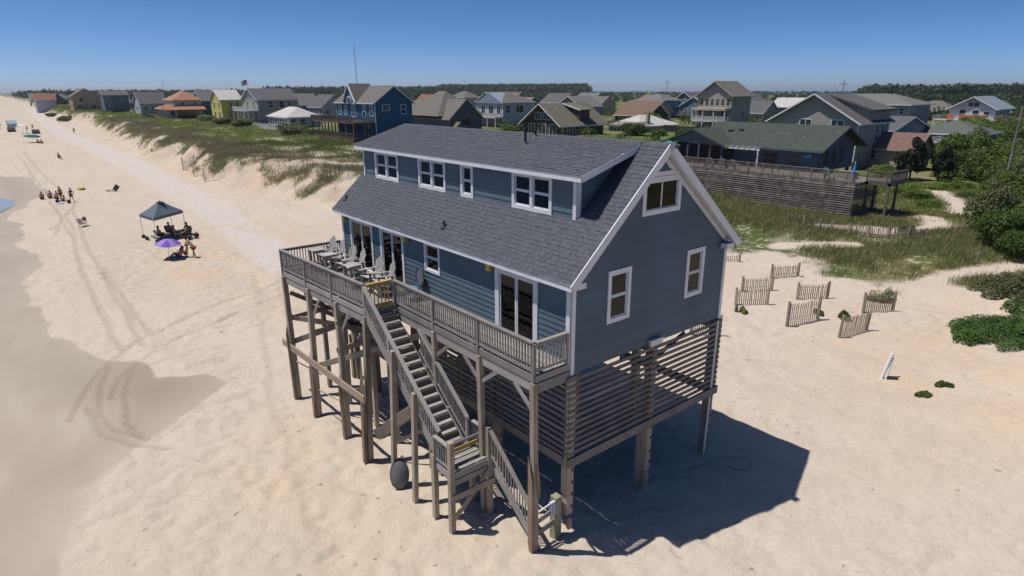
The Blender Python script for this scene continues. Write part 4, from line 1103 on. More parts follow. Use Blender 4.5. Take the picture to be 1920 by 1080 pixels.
# --- second row
h = bhouse('brown grey house with big hip roof and gabled end wing', -116.5, 74, 21, 9.5, 3.2, 7.0, 11.2, 'gx', slate, tan_roof, trim=tanw, wins=[('s', 3.6, 5.3, 2.2, 2.1), ('f', 17, 5, 1.2, 1.4)], solid=slate)
g_ = h['_g']; b = nbg(); x0, x1, y0, y1, e = -20, -3, -1.5, 13, 7.4
b.add([(x0, y0, e), (x1, y0, e), (x1, y1, e), (x0, y1, e), (-13, 5.7, 13.2), (-10, 5.7, 13.2)], [(0, 1, 5, 4), (1, 2, 5), (2, 3, 4, 5), (3, 0, 4), (3, 2, 1, 0)]); b.build('hip_roof', tan_roof, h)
b = nbg(); b.prism([(.1, -.6, 4.2), (.1, 3.2, 4.2), (.1, 1.3, 6.2)], (2.5, 0, 0)); b.build('entry_gable', tan_roof, h)
b = nbg(); b.prism([(2.65, -.35, 4.2), (2.65, 2.95, 4.2), (2.65, 1.3, 5.9)], (.05, 0, 0)); b.build('entry_gable_wall', slate, h)
h = bhouse('white three storey house with grey hip roof and white balcony', -125, 97, 11.2, 11.5, 2.4, 10.0, 13.0, 'hip', lgrey, tan_roof, wins=[('f', 1.0, 7.2, 1.6, 2.0), ('f', 4.2, 7.0, 2, 2.3), ('f', 8, 7.2, 1.6, 2.0), ('s', 1, 7.4, 1.5, 1.9), ('s', 4.6, 7.4, 2.6, 1.9), ('s', 2, 3.6, 1.1, 1.7), ('s', 4.9, 3.9, 1.0, 1.4), ('s', 7.4, 3.6, 1.1, 1.7)], solid=lgrey)
g_ = h['_g']; hdeck(h, -11.2, -2.6, 0, 0, 6.4, wdeck, 'fs'); b = nbg(); b.prism([(.4, -.5, 9.9), (-11.6, -.5, 9.9), (-5.6, -.5, 12.7)], (0, 5.5, 0)); b.build('gable_front', C('blue_grey_gable', (.24, .29, .36)), h)
h = bhouse('dark brown A-frame cottage with tall glazed gable front', -88.3, 84, 12.8, 13, 2.6, 6.2, 10.4, 'gy', dbrown, RF('olive_roof', (.155, .145, .115)), over=1.2, oy=.7, wins=[('f', 1.9, 4.0, 2.0, 2.1), ('f', 5.2, 3.6, 2.4, 2.5), ('f', 8.9, 4.0, 2.0, 2.1), ('f', 4.0, 7.2, 2.0, 1.4), ('f', 6.8, 7.2, 2.0, 1.4), ('s', .6, 4.2, 1.0, 1.4), ('s', 2.4, 4.2, 1.0, 1.4), ('s', 4.2, 4.2, 1.0, 1.4)], solid=dbrown)
g_ = h['_g']
b = nbg(); b.box((-3.4, 6.0, 7.2), (-.6, 9.0, 9.0)); b.build('dormer', dbrown, h)
b = nbg(); b.prism([(-6.0, 5.6, 10.35), (-.2, 5.6, 9.0), (-.2, 5.6, 9.2), (-6.0, 5.6, 10.55)], (0, 3.8, 0)); b.build('dormer_roof', RF('olive_roof', (0, 0, 0)), h)
b = nbg(); b.bar((-6.0, 5.58, 10.45), (-.2, 5.58, 9.1), .05, .25); b.build('dormer_rake', white, h)
hdeck(h, -13.5, -3.5, 1.5, 0, 3.0, ddeck, 'fs')
for i in range(4):
    b = MB(); xx = -88.3 - 2.2 - i * 2.8; b.box((xx - .35, 81.9, 3.0), (xx + .35, 82.5, 3.45)); b.box((xx - .35, 82.45, 3.45), (xx + .35, 82.6, 4.1)); b.box((xx - .42, 81.9, 3.45), (xx - .35, 82.5, 3.65)); b.box((xx + .35, 81.9, 3.45), (xx + .42, 82.5, 3.65))
    tag(b.build('deck_chair', wdeck), 'white deck chair on the brown A-frame deck', 'chair', 'white chairs on the A-frame deck')
h = bhouse('cream cottage with white roof and screened porch', -86.5, 108, 10, 14, 2.6, 4.9, 7.4, 'hip', cream, white_roof, trim=wdeck, wins=[('f', .3 + i * 1.2, 3.4, .95, 1.1) for i in range(8)] + [('s', 1.2, 3.3, .8, 1.1), ('s', 5, 3.3, .8, 1.1), ('s', 8.4, 3.3, .8, 1.1), ('s', 11.6, 3.3, .8, 1.1)], piles=True)
g_ = h['_g']; hdeck(h, -10, -.8, -.1, 3.2, 5.0, gdeck, 'fsl', posts=False); b = nbg(); b.box((-1.6, 3.6, 5.6), (-.9, 4.4, 8.0)); b.build('chimney', tanw, h)
h = bhouse('blue house with white lower storey behind the cream cottage', -129, 170, 12, 11, 3.6, 9.6, 11.9, 'hip', C('mid_blue_siding', (.12, .22, .33)), grey_roof, wins=wrow('f', 3, 1, 3.6, 7.2, 1.4, 1.8) + wrow('s', 3, 1.2, 3.4, 7.4, .9, 1.2) + wrow('f', 3, 1, 3.6, 4.2, 1.2, 1.2))
hdeck(h, -12, -2, 0, 0, 6.4, wdeck, 'fs')
h = bhouse('tall tan four storey house with white balconies', -75.7, 128, 9.4, 8.5, 3.4, 12.0, 15.1, 'gy', sage, tan_roof, trim=beige, over=.7, wins=wrow('f', 6, .5, 1.48, 9.6, .75, 1.4) + [('f', 1.0, 6.3, 1.6, 2), ('f', 4.2, 6.3, 1.6, 2), ('f', 7.4, 6.3, 1.6, 2), ('f', 1.0, 3.6, 1.6, 1.9), ('f', 4.2, 3.6, 1.6, 1.9), ('s', 1.4, 9.6, .8, 1.3), ('s', 5, 6.6, 1, 1.4)])
hdeck(h, -9.4, -2.4, 0, 0, 6.0, wdeck, 'fs', posts=True, roofz=8.4, bal=.12); hdeck(h, -9.4, -2.4, 0, 0, 3.1, wdeck, 'fs', bal=.12); hstairs(h, -1.2, -9.6, 3.1, -13.5, 1.6, 1.2, wdeck, 'x')
g_ = h['_g']; b = nbg(); b.box((-9.5, -2.5, 8.4), (.1, .02, 9.0)); b.build('balcony_beam', beige, h)
h = bhouse('dark narrow house with white trim beside the tall tan house', -137, 200, 9, 8, 3.5, 9.4, 12.2, 'gy', slate, dgrey_roof, wins=wrow('f', 3, 1, 2.6, 8.0, 1.2, 1.4) + wrow('f', 3, 1, 2.6, 5.2, 1.2, 1.4)); hdeck(h, -9, -2, 0, 0, 6.8, wdeck, 'fs')
h = bhouse('big two storey tan house with pale window frames and white rakes', -28.5, 86, 13.5, 11, 3.0, 8.7, 12.6, 'gy', sage, dgrey_roof, over=.7, oy=.6, wins=[('f', 2.2, 7.0, 1.7, 1.9), ('f', 7.0, 7.0, 1.7, 1.9), ('s', 6.2, 5.8, .8, 2.2), ('s', 8.2, 5.8, .8, 2.2)], solid=sage)
g_ = h['_g']
b = nbg(); b.prism([(-6.0, 3.0, 12.5), (.6, 3.0, 10.4), (.6, 3.0, 10.15), (-6.0, 3.0, 12.25)], (0, 8.4, 0)); b.build('shed_dormer_roof', dgrey_roof, h)
b = nbg(); b.prism([(-5.9, 3.5, 12.2), (-.02, 3.5, 10.3), (-.02, 3.5, 8.4), (-5.9, 3.5, 9.8)], (0, 7.4, 0)); b.build('shed_dormer', sage, h)
h = bhouse('single storey dark grey house with long green shingled roof', -19.6, 55.5, 14, 8.6, 4.9, 7.6, 9.4, 'gx', slate, green_roof, trim=slate, over=1.1, oy=1.2, wins=[('f', 2.0, 5.5, .8, 1.4), ('f', 4.4, 5.1, 1.5, 2.0), ('s', 1.7, 5.6, .8, 1.4), ('s', 3.4, 5.6, .8, 1.4), ('s', 5.2, 5.6, .8, 1.4)])
g_ = h['_g']
b = nbg(); b.prism([(-17.6, -2.6, 7.35), (-9.8, -2.6, 7.35), (-13.7, -2.6, 8.8)], (0, 6.5, 0)); b.build('porch_gable', slate, h)
b = nbg(); b.prism([(-18.4, -3.0, 7.15), (-13.7, -3.0, 9.0), (-13.7, -3.0, 8.8), (-18.0, -3.0, 7.1)], (0, 7.6, 0)); b.prism([(-9.0, -3.0, 7.15), (-13.7, -3.0, 9.0), (-13.7, -3.0, 8.8), (-9.4, -3.0, 7.1)], (0, 7.6, 0)); b.build('porch_roof', green_roof, h)
b = nbg(); b.box((-17.5, -.3, 4.98), (-9.9, -.05, 7.3)); b.build('porch_shadow_sheet', M('porch_shadow_wall', (.02, .02, .023), rough=.6), h)  # near-black sheet; the porch's shadow is put into its colour
for i in range(6):
    b = nbg(); b.bar((-17.5 + i * 1.54, -2.5, 4.95), (-17.5 + i * 1.54, -2.5, 7.3), .16, .16); b.build('porch_column', slate, h)
for i in range(6):
    b = nbg(); b.bar((-9.2 + i * .7, -2.8, 7.2), (-9.2 + i * .7, -1.25, 7.2), .08, .16); b.build('pergola_rafter', wdeck, h)
b = nbg(); b.bar((-9.6, -2.4, 7.05), (-5.2, -2.4, 7.05), .1, .16); b.bar((-5.4, -2.4, 4.95), (-5.4, -2.4, 7.05), .14, .14); b.build('pergola_beam', wdeck, h)
for (px_, py_) in ((-11.6, 1.9), (-10.4, 2.2)):
    zz = 7.6 + (py_) * (9.4 - 7.6) / 4.3 + .12
    b = nbg(); b.box((px_ - .25, py_ - .2, zz - .05), (px_ + .25, py_ + .2, zz + .22)); b.build('roof_vent', lead, h)
ddeck2 = M('sunlit_deck_slat', (.27, .23, .20), rough=.85, var=.25, scale=2, rnd=.25)  # lighter copy of the brown deck wood, sunlight put into its colour
d_ = hdeck(h, -18, -5.6, 6.5, -.05, 4.95, ddeck2, 'f', rail=1.05, bal=.14, posts=False)
hdeck(h, 6.5, -3.2, 8.6, .8, 4.95, gdeck, 'fs', bal=.14)
for k in range(14):
    b = nbg(); zz = 1.75 + k * .215
    b.box((-18, -5.66, zz), (6.5, -5.61, zz + .115)); b.build('skirt_slat', ddeck2, h)
    b = nbg(); b.box((6.51, -5.6, zz), (6.56, -.2, zz + .115)); b.build('skirt_slat', ddeck2, h)
for x_ in np.arange(-18, 6.6, 2.7):
    b = nbg(); b.bar((x_, -5.5, .6), (x_, -5.5, 5.95), .14, .14); b.build('deck_post', ddeck, h)
b = nbg(); b.box((-17.9, -5.3, 1.0), (6.3, -5.2, 4.6)); b.build('slat_shade_sheet', dusk, h)  # dark sheet behind the slats; its colour paints the shade under the deck
h_green = h
# --- houses on the inland side behind the green roofed house
h = bhouse('low tan cottage with faded red brown roof behind a pine', -22.5, 92, 9.5, 6, 2.2, 4.9, 6.9, 'gx', beige, RF('faded_red_roof', (.20, .125, .11)), trim=beige, wins=[('f', 5.4, 3.3, 1.4, 1.2), ('f', 1.5, 3.3, 1.0, 1.2)], solid=beige)
h = bhouse('blue grey house with white stair rail and shallow gable', -30.5, 104, 9, 16, 2.6, 6.6, 8.6, 'gx', bluegrey, dgrey_roof, wins=[('s', 5.6, 4.6, 1.2, 1.3), ('f', 1, 4.8, 1.2, 1.3), ('f', 5, 4.8, 1.2, 1.3)])
hdeck(h, .2, 9, 3.4, 14, 4.4, wdeck, 'fs', bal=.4)
h = bhouse('grey cottage with steep roof and white upper window', -44, 128, 8, 9, 3.4, 8.2, 10.8, 'gy', bluegrey, dgrey_roof, wins=[('f', 3, 7.2, 2.0, 1.7), ('f', 1, 4.6, 1.2, 1.3)]); hdeck(h, -9, -2.4, 0, 0, 6.4, wdeck, 'fs')
h = bhouse('pale blue house under a wide grey hip roof among the trees', -54, 177, 14, 15, 3.6, 9.1, 11.9, 'hip', C('pale_blue_siding', (.22, .28, .35)), grey_roof, over=.9, wins=wrow('f', 4, 1.2, 3.2, 6.8, 1.1, 1.5) + wrow('s', 4, 1.4, 3.4, 6.8, 1.1, 1.5))
h = bhouse('teal grey bungalow with broad green grey hip roof', -22, 118, 10, 10, 2.6, 5.7, 8.0, 'hip', teal, RF('green_grey_roof', (.115, .13, .12)), over=.8, wins=[('f', 4.2, 3.8, 1.3, 1.2), ('s', 2, 3.8, 1, 1.2), ('s', 6, 3.8, 1, 1.2)])
h = bhouse('grey house with white gable and orange towels on its deck', -36, 180, 9.5, 14, 4.0, 8.6, 11.2, 'gy', lgrey, C('blue_grey_roof', (.22, .25, .29)), over=.8, wins=[('f', 3.4, 8.9, 2.4, 1.1), ('f', 3.2, 6.1, 1.4, 2), ('f', 6, 6.1, 1.4, 2), ('f', 1, 6.3, 1.2, 1.4), ('s', 4, 6.3, 1.4, 1.4)])
hdeck(h, -12, -3.4, 3, 0, 5.8, wdeck, 'fs', bal=.3)
towel = M('orange_towel', (.72, .20, .08), rough=.9, var=.15)
for i in range(4):
    b = MB(); x_ = -36 - 1.6 - i * 2.2 + (.5 if i == 2 else 0); b.box((x_ - .8, 176.42, 5.9), (x_ + .8, 176.5, 7.0)); b.box((x_ - .8, 176.5, 6.9), (x_ + .8, 176.8, 7.0))
    tag(b.build('towel', towel), 'orange towel hung over the white deck rail', 'towel', 'orange towels on the deck rail')
h = bhouse('small grey roofed house past the house with orange towels', -24, 214, 9, 11, 4.2, 8.4, 11.0, 'gy', lgrey, tan_roof, wins=[('f', 2, 6.2, 1.2, 1.4)])
# --- distant rows
far = [(-174, 133, 12, 9, 9.4, 12.6, 'gy', lgrey, grey_roof, 'tall pale house behind the brown grey hip roof'), (-106, 192, 12, 9, 8.4, 11.4, 'gy', lgrey, dgrey_roof, 'tall pale house beyond the tall tan house'), (-71, 203, 12, 9, 8.6, 11.6, 'gx', bluegrey, grey_roof, 'blue grey gabled house behind the big tan house'), (-160, 152, 11, 9, 9.0, 12.0, 'gx', sage, dgrey_roof, 'sage gabled house behind the A-frame cottage'),
 (-258, 178, 14, 10, 9.6, 12.8, 'hip', lgrey, tan_roof, 'distant white house with dormers among the trees'), (-186, 157, 12, 9, 8.0, 10.4, 'gx', slate, grey_roof, 'distant dark house with grey gable behind the white house'),
 (-176, 168, 13, 10, 8.6, 10.9, 'hip', bluegrey, dgrey_roof, 'distant blue grey hip roofed house'), (-165, 178, 12, 9, 7.6, 10.6, 'gx', beige, tan_roof, 'distant beige house with tan gable roof'),
 (-118, 152, 13, 9, 6.6, 9.8, 'gx', beige, brown_roof, 'distant house with long reddish brown roof'), (-150, 196, 12, 11, 8.4, 11.0, 'gx', cream, red_roof, 'distant cream house with rust roof'),
 (-118, 213, 11, 9, 6.6, 9.6, 'gy', lgrey, dgrey_roof, 'distant white gabled cottage'), (-96, 205, 12, 9, 7.4, 10.2, 'gx', greyw, white_roof, 'distant house with pale flat looking roof'),
 (-210, 96, 13, 9, 7.8, 11.6, 'gx', slate, dgrey_roof, 'dark gabled house behind the low cottage'), (-232, 120, 13, 10, 8.2, 11.2, 'hip', greyw, grey_roof, 'grey hip roofed house behind the grey row'),
 (-186, 112, 12, 9, 8.0, 11.8, 'gx', dbrown, red_roof, 'brown house with rust roof behind the deep blue house'), (-150, 118, 12, 9, 8.6, 12.2, 'gy', dbrown, orange_roof, 'brown house with orange roof behind the deep blue house'),
 (-330, 90, 14, 10, 7.6, 11.8, 'hip', greyw, grey_roof, 'distant grey house behind the terracotta roof'), (-370, 70, 14, 10, 8.0, 12.0, 'gx', slate, dgrey_roof, 'distant dark gabled house behind the teal house'),
 (-430, 60, 16, 11, 8.0, 12.2, 'gx', greyw, dgrey_roof, 'distant grey house behind the tall tan house'), (-470, 45, 15, 10, 7.0, 11.8, 'hip', bluegrey, dgrey_roof, 'distant blue grey house near the rust red roof'),
 (-600, 30, 16, 11, 7.0, 12.0, 'gx', dbrown, dgrey_roof, 'very distant dark house at the end of the dune'), (-690, 40, 18, 12, 7.0, 12.0, 'hip', greyw, grey_roof, 'very distant grey hip roofed house'), (-820, 40, 20, 12, 7.0, 12.0, 'gx', beige, tan_roof, 'very distant beige house'),
 (-570, 60, 15, 11, 7.4, 12.4, 'gx', slate, dgrey_roof, 'very distant slate house'), (-300, 140, 13, 10, 8.0, 11.6, 'gx', lgrey, grey_roof, 'distant pale house in the back row'), (-270, 128, 12, 10, 8.4, 12.0, 'gy', sage, brown_roof, 'distant sage house with brown roof'),
 (-72, 186, 11, 9, 6.0, 8.8, 'gx', slate, grey_roof, 'distant slate cottage by the marsh'), (-60, 230, 12, 9, 6.2, 9.4, 'hip', beige, tan_roof, 'distant beige cottage near the tree line'),
 (-410, 110, 14, 10, 7.8, 12.0, 'hip', beige, brown_roof, 'distant beige house with brown hip roof'), (-225, 170, 13, 10, 8.2, 11.4, 'hip', teal, dgrey_roof, 'distant teal house with dark hip roof'),
 (-240, 84, 13, 10, 8.0, 12.2, 'gy', bluegrey, grey_roof, 'grey blue house squeezed behind the yellow house'), (-200, 78, 12, 9, 8.2, 12.0, 'gx', lgrey, dgrey_roof, 'pale house behind the long grey house'), (-172, 84, 12, 9, 7.4, 10.8, 'hip', sage, grey_roof, 'sage house behind the pale hip roofed cottage'),
 (-280, 70, 13, 9, 7.8, 12.2, 'gx', beige, dgrey_roof, 'beige house between the terracotta roof and the yellow house'), (-318, 62, 12, 9, 7.4, 12.3, 'gy', greyw, grey_roof, 'grey house behind the pale grey cottage dormer'), (-352, 55, 13, 9, 7.6, 12.2, 'gx', sage, dgrey_roof, 'sage gabled house behind the dark teal house'),
 (-400, 45, 14, 10, 7.4, 12.2, 'hip', slate, dgrey_roof, 'slate house behind the tall tan house'), (-445, 34, 14, 10, 7.2, 12.0, 'gy', lgrey, grey_roof, 'pale gabled house near the rust red roof'), (-540, 40, 16, 11, 7, 12.2, 'hip', bluegrey, grey_roof, 'very distant blue grey house behind the rust red roof'),
 (-650, 26, 18, 12, 6.5, 12.3, 'gx', greyw, dgrey_roof, 'very distant grey house on the far dune'), (-760, 26, 20, 12, 6.5, 12.0, 'gy', beige, grey_roof, 'very distant pale gable at the far end of the beach'), (-140, 142, 12, 10, 8.0, 11.2, 'gy', greyw, grey_roof, 'grey gable behind the white three storey house'),
 (-104, 132, 12, 9, 6.4, 9.2, 'gx', dbrown, brown_roof, 'brown cottage behind the A-frame'), (-116, 178, 11, 9, 7.8, 10.8, 'gy', bluegrey, grey_roof, 'blue grey cottage beside the blue house with white storey'), (-90, 168, 11, 9, 6.6, 9.8, 'gx', sage, dgrey_roof, 'sage cottage behind the tall tan house'),
 (-84, 224, 12, 10, 7.2, 10.4, 'gy', lgrey, grey_roof, 'pale gable near the marsh'), (-146, 226, 12, 10, 8.0, 11.2, 'hip', slate, dgrey_roof, 'slate hip roofed house near the marsh'), (-196, 206, 12, 10, 8.6, 11.8, 'gx', beige, grey_roof, 'beige gabled house on the inland edge of the village'), (-262, 214, 14, 10, 8.6, 12.2, 'gx', greyw, dgrey_roof, 'grey house on the inland edge of the village'), (-340, 180, 14, 10, 8.4, 12.3, 'hip', sage, grey_roof, 'sage house on the inland edge of the village')]
for x_, y_, A_, B_, ze_, zr_, rf, wm_, rm_, lab in far:
    bhouse(lab, x_, y_, A_, B_, 3.6, ze_, zr_, rf, wm_, rm_, wins=wrow('f', 3, 1.2, A_ / 3.3, ze_ - 2.4, 1.1, 1.4) + wrow('s', 2, 1.4, B_ / 2.4, ze_ - 2.4, 1.1, 1.4))
    if x_ > -420 and int(abs(x_)) % 3: hdeck(bpy.data.objects[-1] if False else LASTH[0], -A_, -2.2, 0, 0, ze_ - 3.0, (gdeck, wdeck)[int(y_) % 2], 'fs', bal=.25)
# ================================================================ vegetation
def mesh_np(name, V, F, mat, smooth=False):
    """V (n,3), F (m,k) with k 3 or 4"""
    me = bpy.data.meshes.new(name); k = F.shape[1]
    me.vertices.add(len(V)); me.vertices.foreach_set('co', V.astype(np.float32).ravel())
    me.loops.add(F.size); me.polygons.add(len(F)); me.loops.foreach_set('vertex_index', F.astype(np.int32).ravel())
    me.polygons.foreach_set('loop_start', np.arange(0, F.size, k, dtype=np.int32))
    me.update(calc_edges=True); me.materials.append(mat)
    return me
def leaves(P, N, size, r):
    """a diamond shaped leaf at every point, facing roughly along N"""
    n_ = len(P)
    N = N + r.normal(0, .55, (n_, 3)); N /= np.linalg.norm(N, axis=1, keepdims=True)
    T = r.normal(0, 1, (n_, 3)); T -= N * (T * N).sum(1, keepdims=True); T /= np.linalg.norm(T, axis=1, keepdims=True)
    Bt = np.cross(N, T); s = (size * r.uniform(.6, 1.4, n_))[:, None]
    V = np.stack([P - T * s, P - Bt * s * .55, P + T * s, P + Bt * s * .55], 1).reshape(-1, 3)
    return V, np.arange(4 * n_).reshape(-1, 4)
def crown_pts(r, n_, rad, lobes, lr=(.32, .5), flat=0.):
    """leaf positions on the shells of many small lobes inside an ellipsoid"""
    rad = np.array(rad); c = r.normal(0, 1, (lobes, 3)); c /= np.linalg.norm(c, axis=1, keepdims=True); c *= r.uniform(.35, .85, (lobes, 1))
    c[:, 2] = np.where(c[:, 2] < -.35, -c[:, 2] * .6, c[:, 2])
    lrad = r.uniform(*lr, lobes)
    k = r.integers(0, lobes, n_); d = r.normal(0, 1, (n_, 3)); d /= np.linalg.norm(d, axis=1, keepdims=True)
    d[:, 2] = np.abs(d[:, 2]) * np.where(r.random(n_) < .75, 1, -1)
    rr_ = lrad[k] * r.uniform(.72, 1.06, n_)
    P = (c[k] + d * rr_[:, None]) * rad
    return P, d
green1 = leafmat('shrub_leaf', (.034, .066, .013), (.11, .165, .030)); green2 = leafmat('light_shrub_leaf', (.06, .10, .018), (.165, .225, .042)); pine_m = leafmat('dark_pine_needle', (.012, .024, .012), (.032, .050, .022))
mat_m = leafmat('beach_mat_leaf', (.055, .115, .025), (.125, .22, .05)); bark = M('bark', (.11, .085, .065), rough=.9, var=.25, scale=6)
olive_m = leafmat('olive_shrub_leaf', (.08, .10, .038), (.17, .18, .08))
CROWNS = {}
def crown_mesh(key, rad, n_, size, lobes, mat, seed, lr=(.32, .5)):
    r = np.random.default_rng(seed); P, d = crown_pts(r, n_, rad, lobes, lr)
    V, F = leaves(P, d / np.array(rad), size, r); CROWNS[key] = mesh_np('crown', V, F, mat)
for i in range(4): crown_mesh(('tree', i), (1, 1, .78), 7500, .050, 30, (green1, green2, green1, olive_m)[i], 100 + i)
for i in range(2): crown_mesh(('pine', i), (.8, .8, 1.0), 4200, .062, 22, pine_m, 120 + i, (.2, .36))
for i in range(3): crown_mesh(('shrub', i), (1, 1, .62), 4200, .058, 18, (green1, green2, olive_m)[i], 130 + i)
b = MB(); b.tube((0, 0, 0), (.02, .03, .55), .06, .04, 7); 
for a in range(5):
    t = a * 1.3; b.tube((.02, .03, .45), (.02 + .45 * math.cos(t), .03 + .45 * math.sin(t), .95), .035, .012, 5)
TRUNK = b.mesh('trunk', bark, True)
def tree(key, x, y, s, sz, label, group=None, name='tree', cat='tree', rz=None, zc=.9, sink=.15):
    g = gz(x, y)
    t = empty(name, (x, y, g - sink), label, cat, group, random.uniform(0, 6.28) if rz is None else rz)
    tr = bpy.data.objects.new('trunk', TRUNK); link(tr, t, WM[t] @ Matrix.Diagonal((s * .9, s * .9, sz * zc * 1.1, 1)))
    cr = bpy.data.objects.new('crown', CROWNS[key]); link(cr, t, WM[t] @ Matrix.Translation((0, 0, sz * zc)) @ Matrix.Diagonal((s, s, sz, 1)))
    return t
# thicket to the inland side
BX = [44, 48, 55, 63, 84, 90, 98, 120, 200]; BXX = [-.3, -1.8, -3.2, -5.6, -11, -14.5, -20, -26, -45]
def xedge(y): return .7 - (y - 48) * .235
HOUSES_FP = [(o.location.x, o.location.y) for o in bpy.data.objects if o.name.startswith('house') and o.parent is None]
def blocked(x, y, m=2.0):
    for (a, b_, A_, B_) in ((-36, 180, 13, 16), (-22, 118, 11, 11), (-30.5, 104, 10, 17), (-22.5, 92, 10.5, 7), (-17.8, 55.5, 21, 10), (-28.5, 86, 14, 12), (-24, 214, 10, 12), (-54, 177, 15, 16), (-44, 128, 9, 10)):
        if a - A_ - m < x < a + m + 3 and b_ - 5 - m < y < b_ + B_ + m: return True
    return False
rt = random.Random(11); placed = []
def scatter(n_, yr_, xr, smin, smax, dmin, fn):
    k = 0; tries = 0
    while k < n_ and tries < n_ * 60:
        tries += 1
        y = rt.uniform(*yr_); x = rt.uniform(*xr)
        if x < np.interp(y, BX, BXX) or x > xedge(y) + 9 or blocked(x, y): continue
        s = rt.uniform(smin, smax)
        if any((x - a) ** 2 + (y - c_) ** 2 < (dmin * (s + r_)) ** 2 for a, c_, r_ in placed): continue
        placed.append((x, y, s)); fn(x, y, s); k += 1
LAB = ['dark green rounded tree in the thicket behind the sandy path', 'light green bushy tree in the thicket behind the sandy path', 'dense green tree crowding the thicket behind the sandy path', 'olive green tree in the thicket behind the sandy path']
def put(x, y, s):
    i = rt.choice((0, 0, 1, 1, 2, 3))
    where = 'at the seaward edge of the thicket' if y < 53 else 'beside the utility pole in the thicket' if abs(y - 71) < 5 and abs(x + 6.6) < 6 else 'in the thicket next to the sandy path' if y < 80 else 'in the thicket beside the dark pines' if y < 95 else 'in the thicket below the teal grey bungalow' if y < 117 else 'in the thicket in front of the house with orange towels'
    lab = ('small ' if s < (1.8 if y < 80 else 2.6) else 'large ') + ('dark green rounded tree ', 'light green bushy tree ', 'dense green tree ', 'olive green tree ')[i] + where
    tree(('tree', i), x, y, s, s * rt.uniform(.95, 1.4), lab, 'thicket trees', zc=.55)
scatter(80, (45.5, 80), (-12, 12), 1.2, 2.5, .45, put)
scatter(90, (78, 150), (-36, 5), 2.0, 3.4, .46, put)
LAB2 = 'green tree of the wood edge beyond the houses'
scatter(45, (150, 260), (-60, 5), 2.6, 4.6, .6, lambda x, y, s: tree(('tree', rt.randrange(4)), x, y, s, s * .9, ('broad ' if s > 3.6 else 'slim ') + 'green tree' + (' of the wood edge behind the house with orange towels' if y > 195 else ' of the wood edge beside the house with orange towels'), 'wood edge trees'))
tree(('pine', 0), -19.5, 82.5, 2.7, 3.0, 'dark pine in front of the red brown roofed cottage', rz=1); tree(('pine', 1), -16.6, 84, 2.2, 2.4, 'smaller dark pine beside the taller dark pine', rz=2)
for (x, y, s, i, lab) in ((-81, 99, 3.0, 0, 'round green bush on the lawn by the cream cottage'), (-77, 103, 1.7, 0, 'small bush next to the round bush on the lawn'), (-73.5, 106, 1.6, 1, 'light bush near the lawn fence'), (-96, 76, 2.4, 1, 'bush growing by the white three storey house'), (-92, 116, 3.2, 2, 'tree behind the cream cottage porch'), (-100, 128, 4, 1, 'tree beside the blue house with white lower storey'), (-72, 118, 2.4, 1, 'shrub below the tall tan house'), (-65, 122, 2.6, 0, 'dark shrub at the corner of the tall tan house'), (-58, 112, 2.4, 0, 'dark shrub between the tall tan house and the big tan house'), (-110, 92, 2.2, 2, 'olive bush under the white balcony')):
    tree(('tree', i), x, y, s, s * .8, lab, 'garden bushes', zc=.4)
for (x, y, s, lab) in ((-143, 45, 3.2, 'large olive shrub in front of the low cottage'), (-134, 43, 3.4, 'silver green shrub below the white stair'), (-175, 44, 3.0, 'olive shrub below the grey house'), (-186, 42, 3.2, 'wide olive shrub below the yellow house'), (-126, 43.5, 2.2, 'dark shrub beside the big brown deck'), (-205, 42, 3, 'olive shrub by the yellow house steps'), (-350, 17, 3.2, 'grey dead looking bush by the tall tan house'), (-362, 19, 3.0, 'tangled bush at the foot of the tall tan house'), (-420, 17, 3.2, 'low bush on the sand near the rust red roof')):
    tree(('shrub', 2 if s > 2.5 else 0), x, y, s, s * .75, lab, 'dune shrubs', 'shrub', 'shrub', zc=.35)
for i, (x, y, s, k_) in enumerate(((-15.5, 69.5, 1.9, 1), (-13.2, 66.5, 1.7, 1), (-17.5, 73, 2.0, 0), (-20, 78, 1.8, 1), (-14, 75.5, 1.6, 1), (-11, 63, 1.3, 1), (-22.5, 84, 2.0, 0), (-25, 88, 2.0, 1), (-12.5, 78.5, 1.7, 0), (-16, 88, 2.4, 0), (-13, 92, 2.6, 2), (-19, 100, 2.6, 0), (-15.5, 106, 2.8, 1), (-9.5, 70.5, 1.2, 0))):
    tree(('shrub', k_), x, y, s, s * .8, ('low dark shrub', 'low bright green shrub', 'low olive shrub')[k_] + ' on the slope beside the green roofed house', 'slope shrubs', 'shrub', 'shrub', zc=.18)
# far wood: one mass of crowns to the horizon
r = np.random.default_rng(5)
def blobs(P, S, name, mat, label, k=90, leaf=.07):
    Pp, d = crown_pts(r, k * len(P), (1, 1, .75), 60, (.3, .5))
    Pp = Pp.reshape(len(P), k, 3) * S[:, None, None] + P[:, None, :]; sz = np.repeat(S * leaf * 2.2, k)
    V, F = leaves(Pp.reshape(-1, 3), d, sz, r)
    tag(link(bpy.data.objects.new(name, mesh_np(name, V, F, mat))), label, 'woods', kind='stuff')
wood_m = leafmat('far_wood_leaf', (.030, .052, .026), (.060, .088, .038))
def far_wood(n_, D0, D1, u0, u1, s0, s1, zt=0.):
    D = r.uniform(D0, D1, n_); u = r.uniform(u0, u1, n_)
    v = np.array(_d)[None, :] + np.array(_r)[None, :] * ((u - 960) / 1168.)[:, None]
    v[:, 2] = 0; v /= np.linalg.norm(v, axis=1, keepdims=True)
    P = np.stack([CAMP.x + v[:, 0] * D, CAMP.y + v[:, 1] * D, np.zeros(n_)], 1); S = r.uniform(s0, s1, n_)
    P[:, 2] = hgt(P[:, 0], P[:, 1]) + S * .3 + zt; ok = (P[:, 1] > 45) & (P[:, 1] < 1900)
    return P[ok], S[ok]
